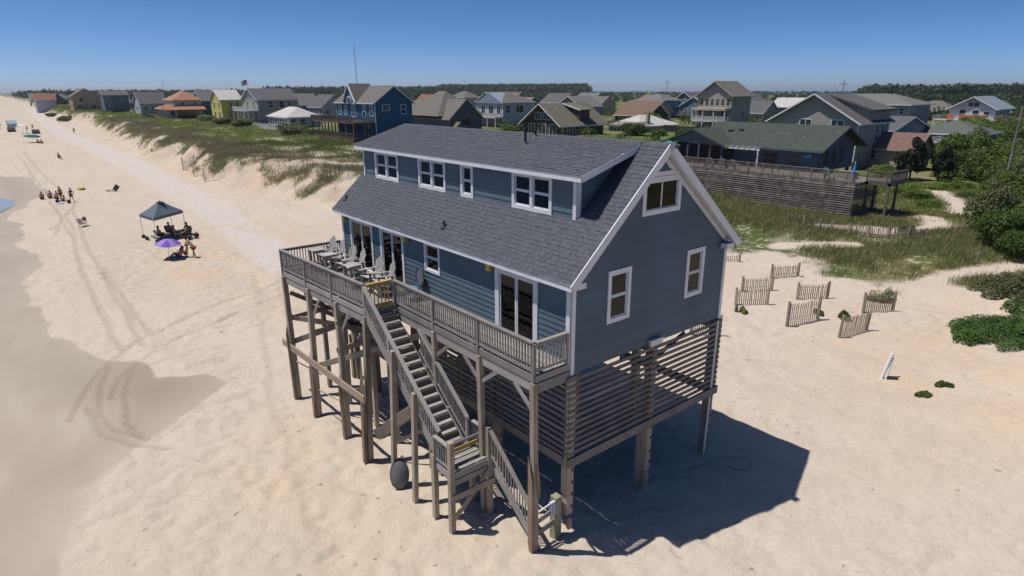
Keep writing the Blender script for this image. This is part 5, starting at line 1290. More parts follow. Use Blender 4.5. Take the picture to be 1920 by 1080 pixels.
A_ = [far_wood(1500, 240, 700, 1500, 2400, 3, 4.4), far_wood(1100, 420, 760, 1530, 2500, 5, 7), far_wood(900, 560, 800, 1560, 2500, 7, 10, 3), far_wood(1900, 450, 1500, -200, 1120, 4.5, 7), far_wood(1300, 1100, 1600, 540, 1090, 10, 14, 3), far_wood(600, 1300, 1600, 840, 1085, 11, 14, 8), far_wood(1000, 900, 1700, -300, 560, 9, 12.5), far_wood(500, 450, 1100, 1080, 1560, 2, 3.6), far_wood(300, 1000, 1800, 1080, 1560, 3, 5)]
blobs(np.concatenate([a[0] for a in A_]), np.concatenate([a[1] for a in A_]), 'far_woods', wood_m, 'dark green maritime woods along the horizon')
A_ = [far_wood(420, 150, 420, 560, 1500, 1.6, 3.2), far_wood(260, 260, 520, 60, 600, 2, 3.4)]
PP, SS = np.concatenate([a[0] for a in A_]), np.concatenate([a[1] for a in A_])
ok = PP[:, 1] > 70
hs = [(o.location.x, o.location.y) for o in bpy.data.objects if o.parent is None and o.get('category') == 'house']
for hx, hy in hs: ok &= ~((PP[:, 0] > hx - 18) & (PP[:, 0] < hx + 4) & (PP[:, 1] > hy - 5) & (PP[:, 1] < hy + 14))
A2 = [far_wood(160, 95, 260, 1060, 1640, 1.2, 2.4)]; PP = np.concatenate([PP[ok], A2[0][0]]); SS = np.concatenate([SS[ok], A2[0][1]]); ok = PP[:, 1] > 84
for hx, hy in hs: ok &= ~((PP[:, 0] > hx - 18) & (PP[:, 0] < hx + 4) & (PP[:, 1] > hy - 5) & (PP[:, 1] < hy + 14))
ok &= ~((np.hypot((PP[:, 0] + 73) / 16, (PP[:, 1] - 102) / 16) < 1))
blobs(PP[ok], SS[ok], 'village_scrub', green1, 'low green scrub growing between the village houses', 130, .06)

# ---- dune grass
def tufts(X, Y, h, w, nb_, name, mat, label, spread=.22, lean=.45):
    n_ = len(X); Z = hgt(X, Y)
    k = nb_; tot = n_ * k
    bx = np.repeat(X, k) + r.normal(0, spread, tot); by = np.repeat(Y, k) + r.normal(0, spread, tot); bz = np.repeat(Z, k) - .05
    H = np.repeat(h, k) * r.uniform(.55, 1.2, tot); a = r.uniform(0, 2 * math.pi, tot); l = r.normal(.12, lean * .5, tot) * H
    tx = bx + np.cos(a) * l + H * .12; ty = by + np.sin(a) * l + H * .1
    wx = -np.sin(a) * w * .5; wy = np.cos(a) * w * .5
    V = np.stack([np.stack([bx - wx, by - wy, bz], 1), np.stack([bx + wx, by + wy, bz], 1), np.stack([(bx + tx) / 2 + wx * .8, (by + ty) / 2 + wy * .8, bz + H * .62], 1), np.stack([tx, ty, bz + H], 1)], 1).reshape(-1, 3)
    F = np.arange(4 * tot).reshape(-1, 4)
    tag(link(bpy.data.objects.new(name, mesh_np(name, V, F, mat))), label, 'grass', kind='stuff')
def gmask(x, y):
    S_ = dune_s(x, y)
    v = sst(-.5, 1.6, S_ - 3.0 * (1 - sst(-70, -35, x)) + (fbm(x, y, 3.2, 4, 61) - .5) * 8.5)
    bare_ = sst(.60, .70, fbm(x, y, 7, 4, 63)) * (1 - sst(45, 60, S_)) * (.8 - .5 * sst(-40, -25, x))
    for pl, w in PATHS: bare_ = np.maximum(bare_, 1 - sst(w * .6, w * 1.3, polydist(x, y, pl)))
    return v * (1 - bare_), S_
def sow(n_, x0, x1, y0, y1, thr=.5):
    X = r.uniform(x0, x1, n_); Y = r.uniform(y0, y1, n_); m_, S_ = gmask(X, Y)
    ok = r.random(n_) < m_ * sst(.25, .6, fbm(X, Y, 4.5, 3, 77) + .05); return X[ok], Y[ok], S_[ok]
g_green = leafmat('dune_grass_green', (.15, .195, .05), (.30, .33, .115), .4); g_straw = leafmat('dune_grass_straw', (.28, .22, .12), (.50, .41, .25), .35); g_brown = leafmat('dry_dune_stalk', (.20, .16, .11), (.38, .31, .21), .35)
X, Y, S_ = sow(30000, -30, 14, 30, 52); tufts(X, Y, np.full(len(X), .5), .022, 8, 'dune_grass', g_green, 'green beach grass on the dune behind the blue house')
X, Y, S_ = sow(9000, -30, 14, 30, 54); tufts(X, Y, np.full(len(X), .55), .03, 6, 'dry_dune_grass', g_straw, 'straw coloured beach grass mixed through the green')
X, Y, S_ = sow(30000, -60, 10, 48, 80); tufts(X, Y, np.full(len(X), .38), .035, 6, 'yard_grass', g_green, 'rough green grass round the green roofed house', .35)
X, Y, S_ = sow(26000, -120, -40, 10, 50); tufts(X, Y, np.full(len(X), .5), .05, 6, 'scarp_dune_grass', g_green, 'green beach grass along the top of the eroded dune', .35)
X, Y, S_ = sow(30000, -300, -120, 10, 52); tufts(X, Y, np.full(len(X), .6), .10, 5, 'far_dune_grass', g_green, 'distant green grass running along the dune', .6)
X, Y, S_ = sow(22000, -130, -40, 9, 30); k = S_ < 13; tufts(X[k], Y[k], np.full(k.sum(), .65), .035, 6, 'dry_scarp_stalks', g_brown, 'dry brown stalks along the eroded dune edge', .35)
X, Y, S_ = sow(17000, -260, -130, 9, 30); k = S_ < 13; tufts(X[k], Y[k], np.full(k.sum(), .8), .07, 5, 'far_dry_stalks', g_brown, 'distant dry stalks along the dune edge', .5)
X, Y, S_ = sow(9000, -520, -300, 14, 60); tufts(X, Y, np.full(len(X), 1.0), .25, 4, 'farthest_dune_grass', g_green, 'farthest grass patches on the dune', 1.0)
# ---- single plants near the house
def clump(x, y, rx, ry, h, n_, size, mat, label, name='shrub', cat='shrub', group=None, seed=0):
    rr_ = np.random.default_rng(seed + int(abs(x * 10))); t = rr_.uniform(0, 2 * math.pi, n_); q = np.sqrt(rr_.random(n_))
    nm = max(6, int(9 * rx * ry) + 5); mt_ = rr_.uniform(0, 2 * math.pi, nm); mq = np.sqrt(rr_.random(nm)) * .92
    mx_, my_ = x + rx * mq * np.cos(mt_), y + ry * mq * np.sin(mt_); mr = rr_.uniform(.22, .5, nm) * min(1.6, max(.45, math.sqrt(rx * ry))) * .8; mh = h * rr_.uniform(.45, 1.1, nm) * (1 - .45 * mq ** 2)
    k_ = rr_.choice(nm, n_, p=mr ** 2 / (mr ** 2).sum()); dd = rr_.normal(0, 1, (n_, 3)); dd /= np.linalg.norm(dd, axis=1, keepdims=True); dd[:, 2] = np.abs(dd[:, 2])
    sc_ = rr_.uniform(.8, 1.08, n_); px_ = mx_[k_] + dd[:, 0] * mr[k_] * sc_; py_ = my_[k_] + dd[:, 1] * mr[k_] * sc_
    pz = hgt(px_, py_) + dd[:, 2] * mh[k_] * sc_ + .02
    N = dd + np.array([0, 0, .35])
    V, F = leaves(np.stack([px_, py_, pz], 1), N, size, rr_)
    g = gz(x, y); root = empty(name, (x, y, g), label, cat, group)
    link(bpy.data.objects.new('foliage', mesh_np('foliage', V, F, mat)), root)
    b = MB()
    for i in range(7):
        a_ = i * .9; b.tube((x, y, g - .05), (x + rx * .5 * math.cos(a_), y + ry * .5 * math.sin(a_), g + h * .6), .02, .008, 5)
    b.build('stem', bark, root, local=False)
clump(5.4, 28.4, 3.7, 2.7, .95, 36000, .055, mat_m, 'thick green leafy mat spreading over the sand slope')
clump(9.8, 29.6, 3.2, 3.0, .9, 24000, .06, mat_m, 'green leafy mat joining the thick mat at its far side')
clump(3.4, 36.4, 2.6, 2.3, 1.1, 15000, .07, olive_m, 'grey green shrub on the dune above the leafy mat')
clump(7.0, 37.6, 3.2, 2.6, 1.2, 18000, .07, green1, 'dark shrub beside the grey green dune shrub'); clump(6.0, 33.4, 3.0, 1.8, .7, 14000, .06, mat_m, 'low green patch below the grey green shrub')
for i, (x, y, s, lab, mt) in enumerate(((-2.6, 31.2, .95, 'yellow green bush behind the far end of the twin fence', green2), (-3.0, 26.3, .55, 'small yellow green bush behind the bent fence', green2), (-4.4, 26.0, .35, 'tiny green plant beside the tall fence panel', green1), (3.9, 18.4, .28, 'tiny green plant near the leaning pipe', green1), (4.2, 19.9, .30, 'small green sprig beyond the tiny plant by the pipe', green1), (-7.9, 22.8, .5, 'grass tuft beside the crossed fence panels', g_green), (-10.6, 22.0, .4, 'grass tuft behind the house corner', g_green), (-8.2, 49.5, .8, 'round olive bush on the sandy yard', olive_m))):
    clump(x, y, s, s * .8, s * 1.0, int(3500 * s + 400), .038, mt, lab, 'plant', 'plant', seed=i)
# ================================================================ sand fences
picket = wood('fence_picket_wood', (.40, .335, .27), (.22, .175, .135), .2)
def sand_fence(p0, p1, h, label, npk=16, group='short sand fence panels', lean=0.):
    z0_, z1_ = gz(*p0), gz(*p1); x0, y0 = p0; x1, y1 = p1
    f = empty('sand_fence', (x0, y0, z0_), label, 'fence', group)
    for (x, y, z) in ((x0, y0, z0_), (x1, y1, z1_)): piece('fence_post', pilew, f, (x, y, z - .3), (x + lean, y, z + h * 1.12), .11, .11)
    for i in range(1, npk):
        t = i / npk; x, y = x0 + (x1 - x0) * t, y0 + (y1 - y0) * t; z = gz(x, y); sag = -.10 * math.sin(math.pi * t)
        piece('picket', picket, f, (x, y, z - .1), (x + random.uniform(-.03, .03) + lean * .6, y + random.uniform(-.02, .02), z + h + sag + random.uniform(-.05, .04)), .05, .02)
    for zz in (.3, .75):
        b = MB()
        pts = [(x0 + (x1 - x0) * t, y0 + (y1 - y0) * t + .02, gz(x0 + (x1 - x0) * t, y0 + (y1 - y0) * t) + h * zz) for t in np.linspace(0, 1, 7)]
        b.path(pts, .008, 4); b.build('fence_wire', lead, f, local=False)
sand_fence((-8.83, 23.9), (-7.45, 25.4), 1.05, 'sand fence panel in front of its overlapping twin panel')
sand_fence((-9.95, 26.5), (-8.7, 28.2), 1.0, 'sand fence panel just behind its overlapping twin panel')
sand_fence((-10.1, 30.6), (-8.95, 32.3), .95, 'sand fence panel closest to the dune grass')
sand_fence((-6.6, 27.6), (-5.3, 29.1), 1.05, 'sand fence panel standing alone on the open sand')
sand_fence((-4.7, 22.7), (-3.95, 25.0), 1.4, 'tall sagging sand fence panel beside a tiny plant')
sand_fence((-1.9, 23.2), (-1.3, 25.3), 1.25, 'bent sand fence panel in front of a yellow green bush', lean=.1)
sand_fence((-2.7, 28.2), (-1.5, 29.6), 1.15, 'sand fence panel behind the bent panel with brush at its foot')
sand_fence((-14.9, 31.6), (-13.9, 32.6), .6, 'half buried sand fence panel behind the house corner', 10)
sand_fence((-7.6, 17.3), (-6.4, 18.35), 1.15, 'sand fence panel partly hidden by the blue house', 14)
darkpk = wood('grey_picket_wood', (.17, .145, .125), (.09, .075, .065), .2)
def long_fence(pts, h, label, step=.24):
    f = empty('sand_fence', (*pts[0], gz(*pts[0])), label, 'fence', 'long sand fences')
    for (x0, y0), (x1, y1) in zip(pts[:-1], pts[1:]):
        L = math.hypot(x1 - x0, y1 - y0); n_ = int(L / step)
        for i in range(n_):
            t = i / n_; x, y = x0 + (x1 - x0) * t, y0 + (y1 - y0) * t; z = gz(x, y)
            if i % 12 == 0: piece('fence_post', pilew, f, (x, y, z - .3), (x, y, z + h * 1.1), .11, .11)
            else: piece('picket', darkpk, f, (x, y, z - .1), (x + random.uniform(-.04, .04), y, z + h * random.uniform(.85, 1.0)), .055, .025)
long_fence([(-16.4, 44.6), (-12.5, 44.9), (-9.5, 45.4), (-5.6, 47.3)], .95, 'long grey picket sand fence across the dune below the green roofed house', .12)
for i, (a, c_, h_, lab) in enumerate((((-105.6, 12.6), (-98, 13.4), 2.0, 'broken sand fence leaning at the far end of the dune toe'), ((-97, 12.2), (-92.5, 13.0), 1.6, 'broken sand fence at the middle of the dune toe'), ((-90.8, 12.2), (-86.5, 14.4), 1.9, 'broken sand fence at the near end of the dune toe'))):
    long_fence([a, c_], h_, lab, .45)
# short posts standing by themselves
for i, (x, y, h_, lab) in enumerate(((-1.0, 43.0, .9, 'lone weathered stake beside the sandy dune path'), (2.6, 45.5, 2.2, 'grey post with a board at the edge of the thicket'))):
    t = empty('wooden_stake', (x, y, gz(x, y)), lab, 'post'); piece('stake', pilew, t, (x, y, gz(x, y) - .3), (x + .06, y, gz(x, y) + h_), .12, .12)
    piece('crosspiece', pilew, t, (x - .16, y, gz(x, y) + h_ * .75), (x + .24, y, gz(x, y) + h_ * .8), .05, .1 if i == 0 else .6)
# garden fence on the lawn
g0 = empty('board_fence', (-74, 118, gz(-74, 118)), 'grey board fence behind the lawn', 'fence')
for i in range(34):
    x = -86 + i * .46 + .1; piece('fence_board', gdeck, g0, (x, 116 - i * .12, gz(x, 116) - .1), (x, 116 - i * .12, gz(x, 116) + 1.5), .42, .03, (1, 0, 0))
# ================================================================ things round the blue house
pipe = empty('pvc_pipe', (1.95, 19.3, gz(1.95, 19.3)), 'white plastic pipe leaning up out of the sand with dark base', 'pipe')
z_ = gz(1.95, 19.3)
b = MB(); b.tube((1.85, 19.25, z_ - .2), (2.05, 19.6, z_ + 1.25), .075, .075, 10); b.tube((2.05, 19.3, z_ - .1), (2.10, 19.62, z_ + 1.05), .05, .05, 8); b.build('tube', white, pipe, local=False)
b = MB(); b.tube((2.05, 19.35, z_ + .06), (2.45, 19.6, z_ + .06), .10, .13, 10); b.build('base', black, pipe, local=False)
# grey oval dish leaning at a stair post
dish = empty('dish', (-5.62, -2.75, gz(-5.6, -2.75)), 'grey oval dish leaning against a stair post', 'dish')
gm = M('grey_dish_plastic', (.12, .124, .128), rough=.45, var=.08); zd = gz(-5.6, -2.75)
c0 = Vector((-5.55, -2.80, zd + .52)); ax = Vector((.72, -.62, .30)).normalized(); uu = Vector((.62, .75, 0)).normalized(); vv = ax.cross(uu).normalized()
b = MB(); vs = []; fs = []; NR, NS = 6, 28
for i in range(NR + 1):
    q = i / NR
    for j in range(NS):
        t = 2 * math.pi * j / NS; vs.append(c0 + uu * (.33 * q * math.cos(t)) + vv * (.53 * q * math.sin(t)) + ax * (.16 * (1 - q * q)))
for i in range(NR):
    for j in range(NS): fs.append((i * NS + j, i * NS + (j + 1) % NS, (i + 1) * NS + (j + 1) % NS, (i + 1) * NS + j))
b.add(vs, fs); b.build('shell', gm, dish, True, local=False)
b = MB(); b.path([c0 + uu * .33 * math.cos(t) + vv * .53 * math.sin(t) for t in np.linspace(0, 2 * math.pi, 29)], .018, 5); b.path([c0 + vv * .53, c0 + vv * .66 + uu * .08, c0 + vv * .62 + uu * .15], .02, 5); b.build('rim', black, dish, local=False)
# towel and bag on the gate
b = MB(); N_ = 8
for s_ in (-1, 1):
    for i in range(N_):
        a, c_ = i / N_, (i + 1) / N_; w0 = .03 * math.sin(i * 1.7); w1 = .03 * math.sin((i + 1) * 1.7)
        y0, y1 = -.62 + .28 * a, -.62 + .28 * c_
        b.add([(-.08 + s_ * .035 + w0, y0, 1.33), (-.08 + s_ * .035 + w1, y1, 1.34), (-.08 + s_ * .06 + w1, y1, .92 if s_ > 0 else 1.08), (-.08 + s_ * .06 + w0, y0, .92 if s_ > 0 else 1.08)], [(0, 1, 2, 3)])
b.box((-.125, -.62, 1.325), (-.035, -.34, 1.34)); tag(b.build('towel', M('lilac_towel', (.62, .60, .78), rough=.9, var=.15, scale=12)), 'white and lilac towel hanging over the low gate rail', 'towel')
bag = empty('mesh_bag', (.12, .02, .45), 'pink mesh bag hanging from the broken corner piling', 'bag')
b = MB(); b.ball((.12, .02, .42), (.12, .10, .24), 10, 8); b.build('body', M('pink_mesh', (.55, .30, .30), rough=.8, var=.3, scale=30), bag, True, local=False)
b = MB(); b.path([(.12, .02, .64), (.10, .03, .80), (.06, .04, .92)], .012, 5); b.build('cord', black, bag, local=False)
# loose cable in the shade and dark clods
b = MB(); pts = []
for i in range(26):
    t = i / 25; x = -.2 + 1.35 * t + .25 * math.sin(t * 5); y = 4.6 + 3.6 * t + .5 * math.sin(t * 4.2); pts.append((x, y, gz(x, y) + .03))
pts += [(1.35 + .45 * math.sin(t), 8.2 + .5 * (math.cos(t) - 1), gz(1.3, 8.0) + .03) for t in np.linspace(0, 3.6, 12)]
b.path(pts, .008, 5); tag(b.build('loose_cable', lead), 'dark loose cable lying on the shaded sand by the pilings', 'cable')
clod = M('dark_debris', (.17, .145, .12), rough=.95, var=.3, scale=9, bump=.6)
# ---- furniture on the deck
def make_chair():
    t = empty('adirondack_chair', (0, 0, 0), 'tall grey wooden slat chair on the deck', 'chair', 'slat chairs along the deck')
    for s_ in (-1, 1):
        piece('leg', chairw, t, (s_ * .27, -.36, 0), (s_ * .27, -.34, .82), .09, .03, (1, 0, 0)); piece('leg', chairw, t, (s_ * .27, .34, 0), (s_ * .27, .16, .84), .09, .03, (1, 0, 0))
        piece('arm', chairw, t, (s_ * .31, -.46, .835), (s_ * .31, .30, .80), .13, .025); piece('seat_rail', chairw, t, (s_ * .25, -.42, .56), (s_ * .25, .34, .42), .03, .11)
    for i in range(6): piece('seat_slat', chairw, t, (-.27, -.40 + i * .11, .63 - i * .02), (.27, -.40 + i * .11, .63 - i * .02), .095, .022)
    for i in range(5):
        a = (i - 2) * .075; top = 1.30 - .055 * abs(i - 2) ** 1.6
        piece('back_slat', chairw, t, ((i - 2) * .095, .17, .52), ((i - 2) * .118, .17 + (top - .52) * .30, top), .09, .02, (0, 1, 0))
    piece('back_brace', chairw, t, (-.3, .30, .80), (.3, .30, .80), .03, .08); piece('foot_rest', chairw, t, (-.27, -.40, .18), (.27, -.40, .18), .09, .03)
    return t
def make_table():
    t = empty('side_table', (0, 0, 0), 'tall square grey wooden table between deck chairs', 'table', 'tables along the deck')
    for i in range(5): piece('top_board', chairw, t, (-.29, -.24 + i * .12, .93), (.29, -.24 + i * .12, .93), .112, .025)
    for x in (-1, 1):
        for y in (-1, 1): piece('leg', chairw, t, (x * .22, y * .22, 0), (x * .22, y * .22, .915), .075, .075)
        piece('apron', chairw, t, (x * .22, -.25, .86), (x * .22, .25, .86), .025, .08)
    piece('shelf', chairw, t, (-.24, 0, .30), (.24, 0, .30), .42, .025)
    return t
ch = make_chair(); freeze(ch); tb = make_table(); freeze(tb)
CH = [(-14.6, -.95, .1, 'tall grey slat chair in the corner of the deck by the end rail'), (-13.7, -.95, -.1, 'tall grey slat chair second from the end rail of the deck'), (-12.45, -1.0, .15, 'tall grey slat chair third from the end rail of the deck'), (-11.6, -1.0, -.1, 'tall grey slat chair fourth from the end rail of the deck'), (-9.95, -1.05, .12, 'tall grey slat chair second from the yellow stair barrier'), (-9.1, -1.0, -.15, 'tall grey slat chair beside the yellow stair barrier')]
for i, (x, y, a, lab) in enumerate(CH):
    Mw = Matrix.Translation((x, y, ZD)) @ Matrix.Rotation(a, 4, 'Z')
    if i == 0: o = ch; o.matrix_basis = Mw; WM[o] = Mw
    else: o = copy_tree(ch, Mw)
    o['label'] = lab
for i, (x, y, lab) in enumerate(((-14.15, -1.62, 'square grey deck table by the end rail'), (-13.05, -1.60, 'square grey deck table in the middle of the chair row'), (-10.8, -1.55, 'square grey deck table towards the stair barrier'))):
    Mw = Matrix.Translation((x, y, ZD)) @ Matrix.Rotation(.05 * i, 4, 'Z')
    if i == 0: o = tb; o.matrix_basis = Mw; WM[o] = Mw
    else: o = copy_tree(tb, Mw)
    o['label'] = lab
oc = empty('folding_chair', (-7.9, -.45, ZD), 'folding chair with dark oval back and blue seat against the siding', 'chair')
b = MB(); b.prism([(-7.9 + .27 * math.cos(t), -.18 - .0 * t, ZD + .82 + .34 * math.sin(t)) for t in np.linspace(0, 2 * math.pi, 20, endpoint=False)], (0, .03, 0)); b.build('backrest', M('grey_mesh_fabric', (.16, .16, .19), rough=.8), oc, local=False)
b = MB(); b.path([(-7.9 + .28 * math.cos(t), -.18, ZD + .82 + .35 * math.sin(t)) for t in np.linspace(0, 2 * math.pi, 21)], .018, 5); b.build('back_frame', lead, oc, local=False)
b = MB(); b.ball((-7.9, -.55, ZD + .42), (.32, .28, .12), 14, 8); b.build('seat', M('blue_cushion', (.09, .22, .33), rough=.8, var=.2, scale=5), oc, True, local=False)
for sx_ in (-.26, .26):
    b = MB(); b.tube((-7.9 + sx_, -.8, ZD), (-7.9 + sx_, -.2, ZD + .7), .015); b.build('leg', lead, oc, local=False)
    b = MB(); b.tube((-7.9 + sx_, -.2, ZD), (-7.9 + sx_, -.78, ZD + .55), .015); b.build('leg', lead, oc, local=False)
# things on the green roofed deck
def plastic_chair(x, y, z, mat, label, rz=0.):
    t = empty('plastic_chair', (x, y, z), label, 'chair', None, rz)
    b = MB(); b.box((-.35, -.35, .32), (.35, .3, .38)); b.build('seat', mat, t)
    b = MB(); b.prism([(-.34, .28, .36), (.34, .28, .36), (.36, .5, .95), (.2, .55, 1.12), (-.2, .55, 1.12), (-.36, .5, .95)], (0, .05, 0)); b.build('backrest', mat, t)
    for s_ in (-1, 1):
        b = MB(); b.box((s_ * .38 - .06, -.4, .56), (s_ * .38 + .06, .4, .6)); b.build('arm', mat, t)
        for yy in (-.33, .3):
            b = MB(); b.box((s_ * .36 - .04, yy - .04, 0), (s_ * .36 + .04, yy + .04, .56)); b.build('leg', mat, t)
plastic_chair(-16.2, 51.2, 4.95, M('mint_plastic', (.22, .55, .42), rough=.5), 'mint green plastic chair on the grey slatted deck', 2.8)
pu = empty('folded_parasol', (-13.7, 50.7, 4.95), 'folded bright blue parasol at the deck corner', 'umbrella')
b = MB(); b.tube((0, 0, .5), (0, 0, 1.7), .24, .05, 10); b.build('canopy', M('bright_blue_cloth', (.02, .30, .62), rough=.7, var=.15, scale=8), pu); b = MB(); b.tube((0, 0, 0), (0, 0, 1.95), .03, .03, 8); b.build('pole', white, pu); b = MB(); b.tube((0, 0, 0), (0, 0, .12), .28, .24, 12); b.build('base', clod, pu)
bn = empty('deck_box', (-15.4, 53.4, 4.95), 'pale wooden storage bench on the slatted deck near the folded blue parasol', 'bench')
b = MB(); b.box((-.9, -.3, .05), (.9, .3, .6)); b.build('box', tanw, bn); b = MB(); b.box((-.95, -.34, .6), (.95, .34, .66)); b.build('lid', beige, bn)
fishm = M('painted_fish', (.10, .35, .50), rough=.6)
b = MB(); b.prism([(-21.2, 55.42, 6.5), (-20.8, 55.42, 6.65), (-20.4, 55.42, 6.75), (-20.1, 55.42, 6.55), (-20.4, 55.42, 6.32), (-20.8, 55.42, 6.35), (-21.25, 55.42, 6.2), (-21.12, 55.42, 6.35)], (0, .05, 0)); tag(b.build('fish_plaque', fishm), 'blue painted fish plaque on the dark wall of the green roofed house', 'plaque')
for i in range(3): plastic_chair(-26.5 - i * 1.6, 51.2 + .3 * (i % 2), 4.95, M('pale_plastic', (.42, .40, .37), rough=.6), ('pale chair on the slatted deck below the pergola', 'pale chair beside the pergola post', 'pale chair in front of the porch columns')[i], 3.0 + i * .3)
pt = empty('patio_umbrella', (-36.4, 52.5, 4.95), 'teal patio umbrella at the end of the grey slatted deck', 'umbrella')
b = MB(); b.tube((0, 0, 2.0), (0, 0, 2.5), 1.5, .05, 10, False); b.build('canopy', M('teal_cloth', (.05, .22, .22), rough=.8), pt); b = MB(); b.tube((0, 0, 0), (0, 0, 2.5), .03, .03, 8); b.build('pole', white, pt)
# ================================================================ people and beach gear
def skin_body(J, E, name):
    """one continuous body grown from a skeleton of joints: J name->(x,y,z,r)"""
    me = bpy.data.meshes.new(name); bm = bmesh.new(); sk = bm.verts.layers.skin.verify(); vm = {}
    for k, (x, y, z, r_) in J.items():
        v = bm.verts.new((x, y, z)); vm[k] = v; v[sk].radius = (r_, r_); v[sk].use_root = (k == 'pelvis')
    for a, c_ in E: bm.edges.new((vm[a], vm[c_]))
    bm.to_mesh(me); bm.free(); o = bpy.data.objects.new(name, me); COL.objects.link(o)
    md = o.modifiers.new('s', 'SKIN'); md.use_smooth_shade = True
    md2 = o.modifiers.new('d', 'SUBSURF'); md2.levels = 1; md2.render_levels = 1
    dg = bpy.context.evaluated_depsgraph_get(); m2 = bpy.data.meshes.new_from_object(o.evaluated_get(dg)); m2.name = name
    bpy.data.objects.remove(o); bpy.data.meshes.remove(me)
    return m2
def skeleton(pose):
    J = {}; 
    if pose in ('stand', 'walk', 'bend'):
        lean = {'stand': .02, 'walk': .12, 'bend': .55}[pose]; st = {'stand': .06, 'walk': .22, 'bend': .2}[pose]
        J['pelvis'] = (0, 0, .92, .145); J['waist'] = (0, lean * .25, 1.08, .125); J['chest'] = (0, lean * .7, 1.30, .15); J['neck'] = (0, lean * 1.0, 1.47, .06); J['head'] = (0, lean * 1.15 + .02, 1.58, .085); J['crown'] = (0, lean * 1.2 + .02, 1.70, .08)
        for s_, n_ in ((-1, 'l'), (1, 'r')):
            J['hip' + n_] = (s_ * .09, 0, .86, .095); J['knee' + n_] = (s_ * .11, s_ * st * .6 + .03, .48, .06); J['ank' + n_] = (s_ * .12, s_ * st * 1.1, .08, .04); J['toe' + n_] = (s_ * .13, s_ * st * 1.1 + .16, .035, .035)
            J['sho' + n_] = (s_ * .18, lean * .85, 1.40, .065); J['elb' + n_] = (s_ * .25, lean * .8 + (.12 if pose != 'stand' else 0), 1.13, .045); J['wri' + n_] = (s_ * .24, lean * .9 + (.25 if pose != 'stand' else .06), .92, .032); J['han' + n_] = (s_ * .24, lean * .95 + (.3 if pose != 'stand' else .08), .84, .035)
    else:    # sitting, seat at .38
        ly = pose == 'lounge'
        J['pelvis'] = (0, 0, .45 if not ly else .22, .15); zb = J['pelvis'][2]; bk = -.10 if not ly else -.32
        J['waist'] = (0, bk * .4, zb + .17, .13); J['chest'] = (0, bk * .9, zb + .38, .15); J['neck'] = (0, bk * 1.05, zb + .55, .06); J['head'] = (0, bk * 1.0 + .03, zb + .66, .085); J['crown'] = (0, bk * 1.0 + .02, zb + .78, .08)
        for s_, n_ in ((-1, 'l'), (1, 'r')):
            J['hip' + n_] = (s_ * .09, .06, zb - .02, .095); J['knee' + n_] = (s_ * .13, .46, zb + (.06 if not ly else .16), .062); J['ank' + n_] = (s_ * .13, .62 if not ly else .85, .08, .042); J['toe' + n_] = (s_ * .14, .78 if not ly else .93, .05 if not ly else .12, .035)
            J['sho' + n_] = (s_ * .18, bk * .95, zb + .47, .065); J['elb' + n_] = (s_ * .26, bk * .6 + .05, zb + .22, .045); J['wri' + n_] = (s_ * .22, .24, zb + .14, .032); J['han' + n_] = (s_ * .2, .32, zb + .14, .035)
    E = [('pelvis', 'waist'), ('waist', 'chest'), ('chest', 'neck'), ('neck', 'head'), ('head', 'crown')]
    for n_ in 'lr': E += [('pelvis', 'hip' + n_), ('hip' + n_, 'knee' + n_), ('knee' + n_, 'ank' + n_), ('ank' + n_, 'toe' + n_), ('chest', 'sho' + n_), ('sho' + n_, 'elb' + n_), ('elb' + n_, 'wri' + n_), ('wri' + n_, 'han' + n_)]
    return J, E
skin_m = M('skin', (.42, .24, .16), rough=.6, var=.08, rnd=.25)
BODY = {}
def body(pose):
    if pose in BODY: return BODY[pose]
    J, E = skeleton(pose); me_b = skin_body(J, E, 'person_body'); me_b.materials.clear(); me_b.materials.append(skin_m)
    def cloth(keys, grow, nm):
        J2 = {}
        for k in keys: x, y, z, r_ = J[k]; J2[k] = (x, y, z, r_ * grow)
        if 'pelvis' not in J2: a = keys[0]; J2['pelvis'] = J2.pop(a); ren = {a: 'pelvis'}
        else: ren = {}
        E2 = [(ren.get(a, a), ren.get(c_, c_)) for a, c_ in E if a in keys and c_ in keys]
        return skin_body(J2, E2, nm)
    J3 = dict(J)
    for n_ in 'lr':
        a, c_ = J['hip' + n_], J['knee' + n_]; J['mid' + n_] = tuple(a[i] + (c_[i] - a[i]) * .6 for i in range(4))
        E.append(('hip' + n_, 'mid' + n_))
    sh = cloth(['pelvis', 'hipl', 'hipr', 'midl', 'midr'], 1.16, 'shorts'); tp = cloth(['waist', 'chest', 'shol', 'shor'], 1.13, 'top')
    b = MB(); hx, hy, hz, _q = J['crown']; b.ball((hx, hy - .02, hz - .01), (.10, .115, .10), 10, 7); b.ball((hx, hy - .06, hz - .09), (.09, .07, .12), 8, 6); hair = b.mesh('hair', None, True)
    BODY[pose] = (me_b, sh, tp, hair); return BODY[pose]
CL = {}
def cl(col):
    k = 'cloth_%02d%02d%02d' % tuple(int(c * 99) for c in col)
    return M(k, col, rough=.85, var=.12, scale=6)
hairs = [M('dark_hair', (.03, .02, .015)), M('brown_hair', (.10, .06, .03)), M('fair_hair', (.35, .24, .12))]
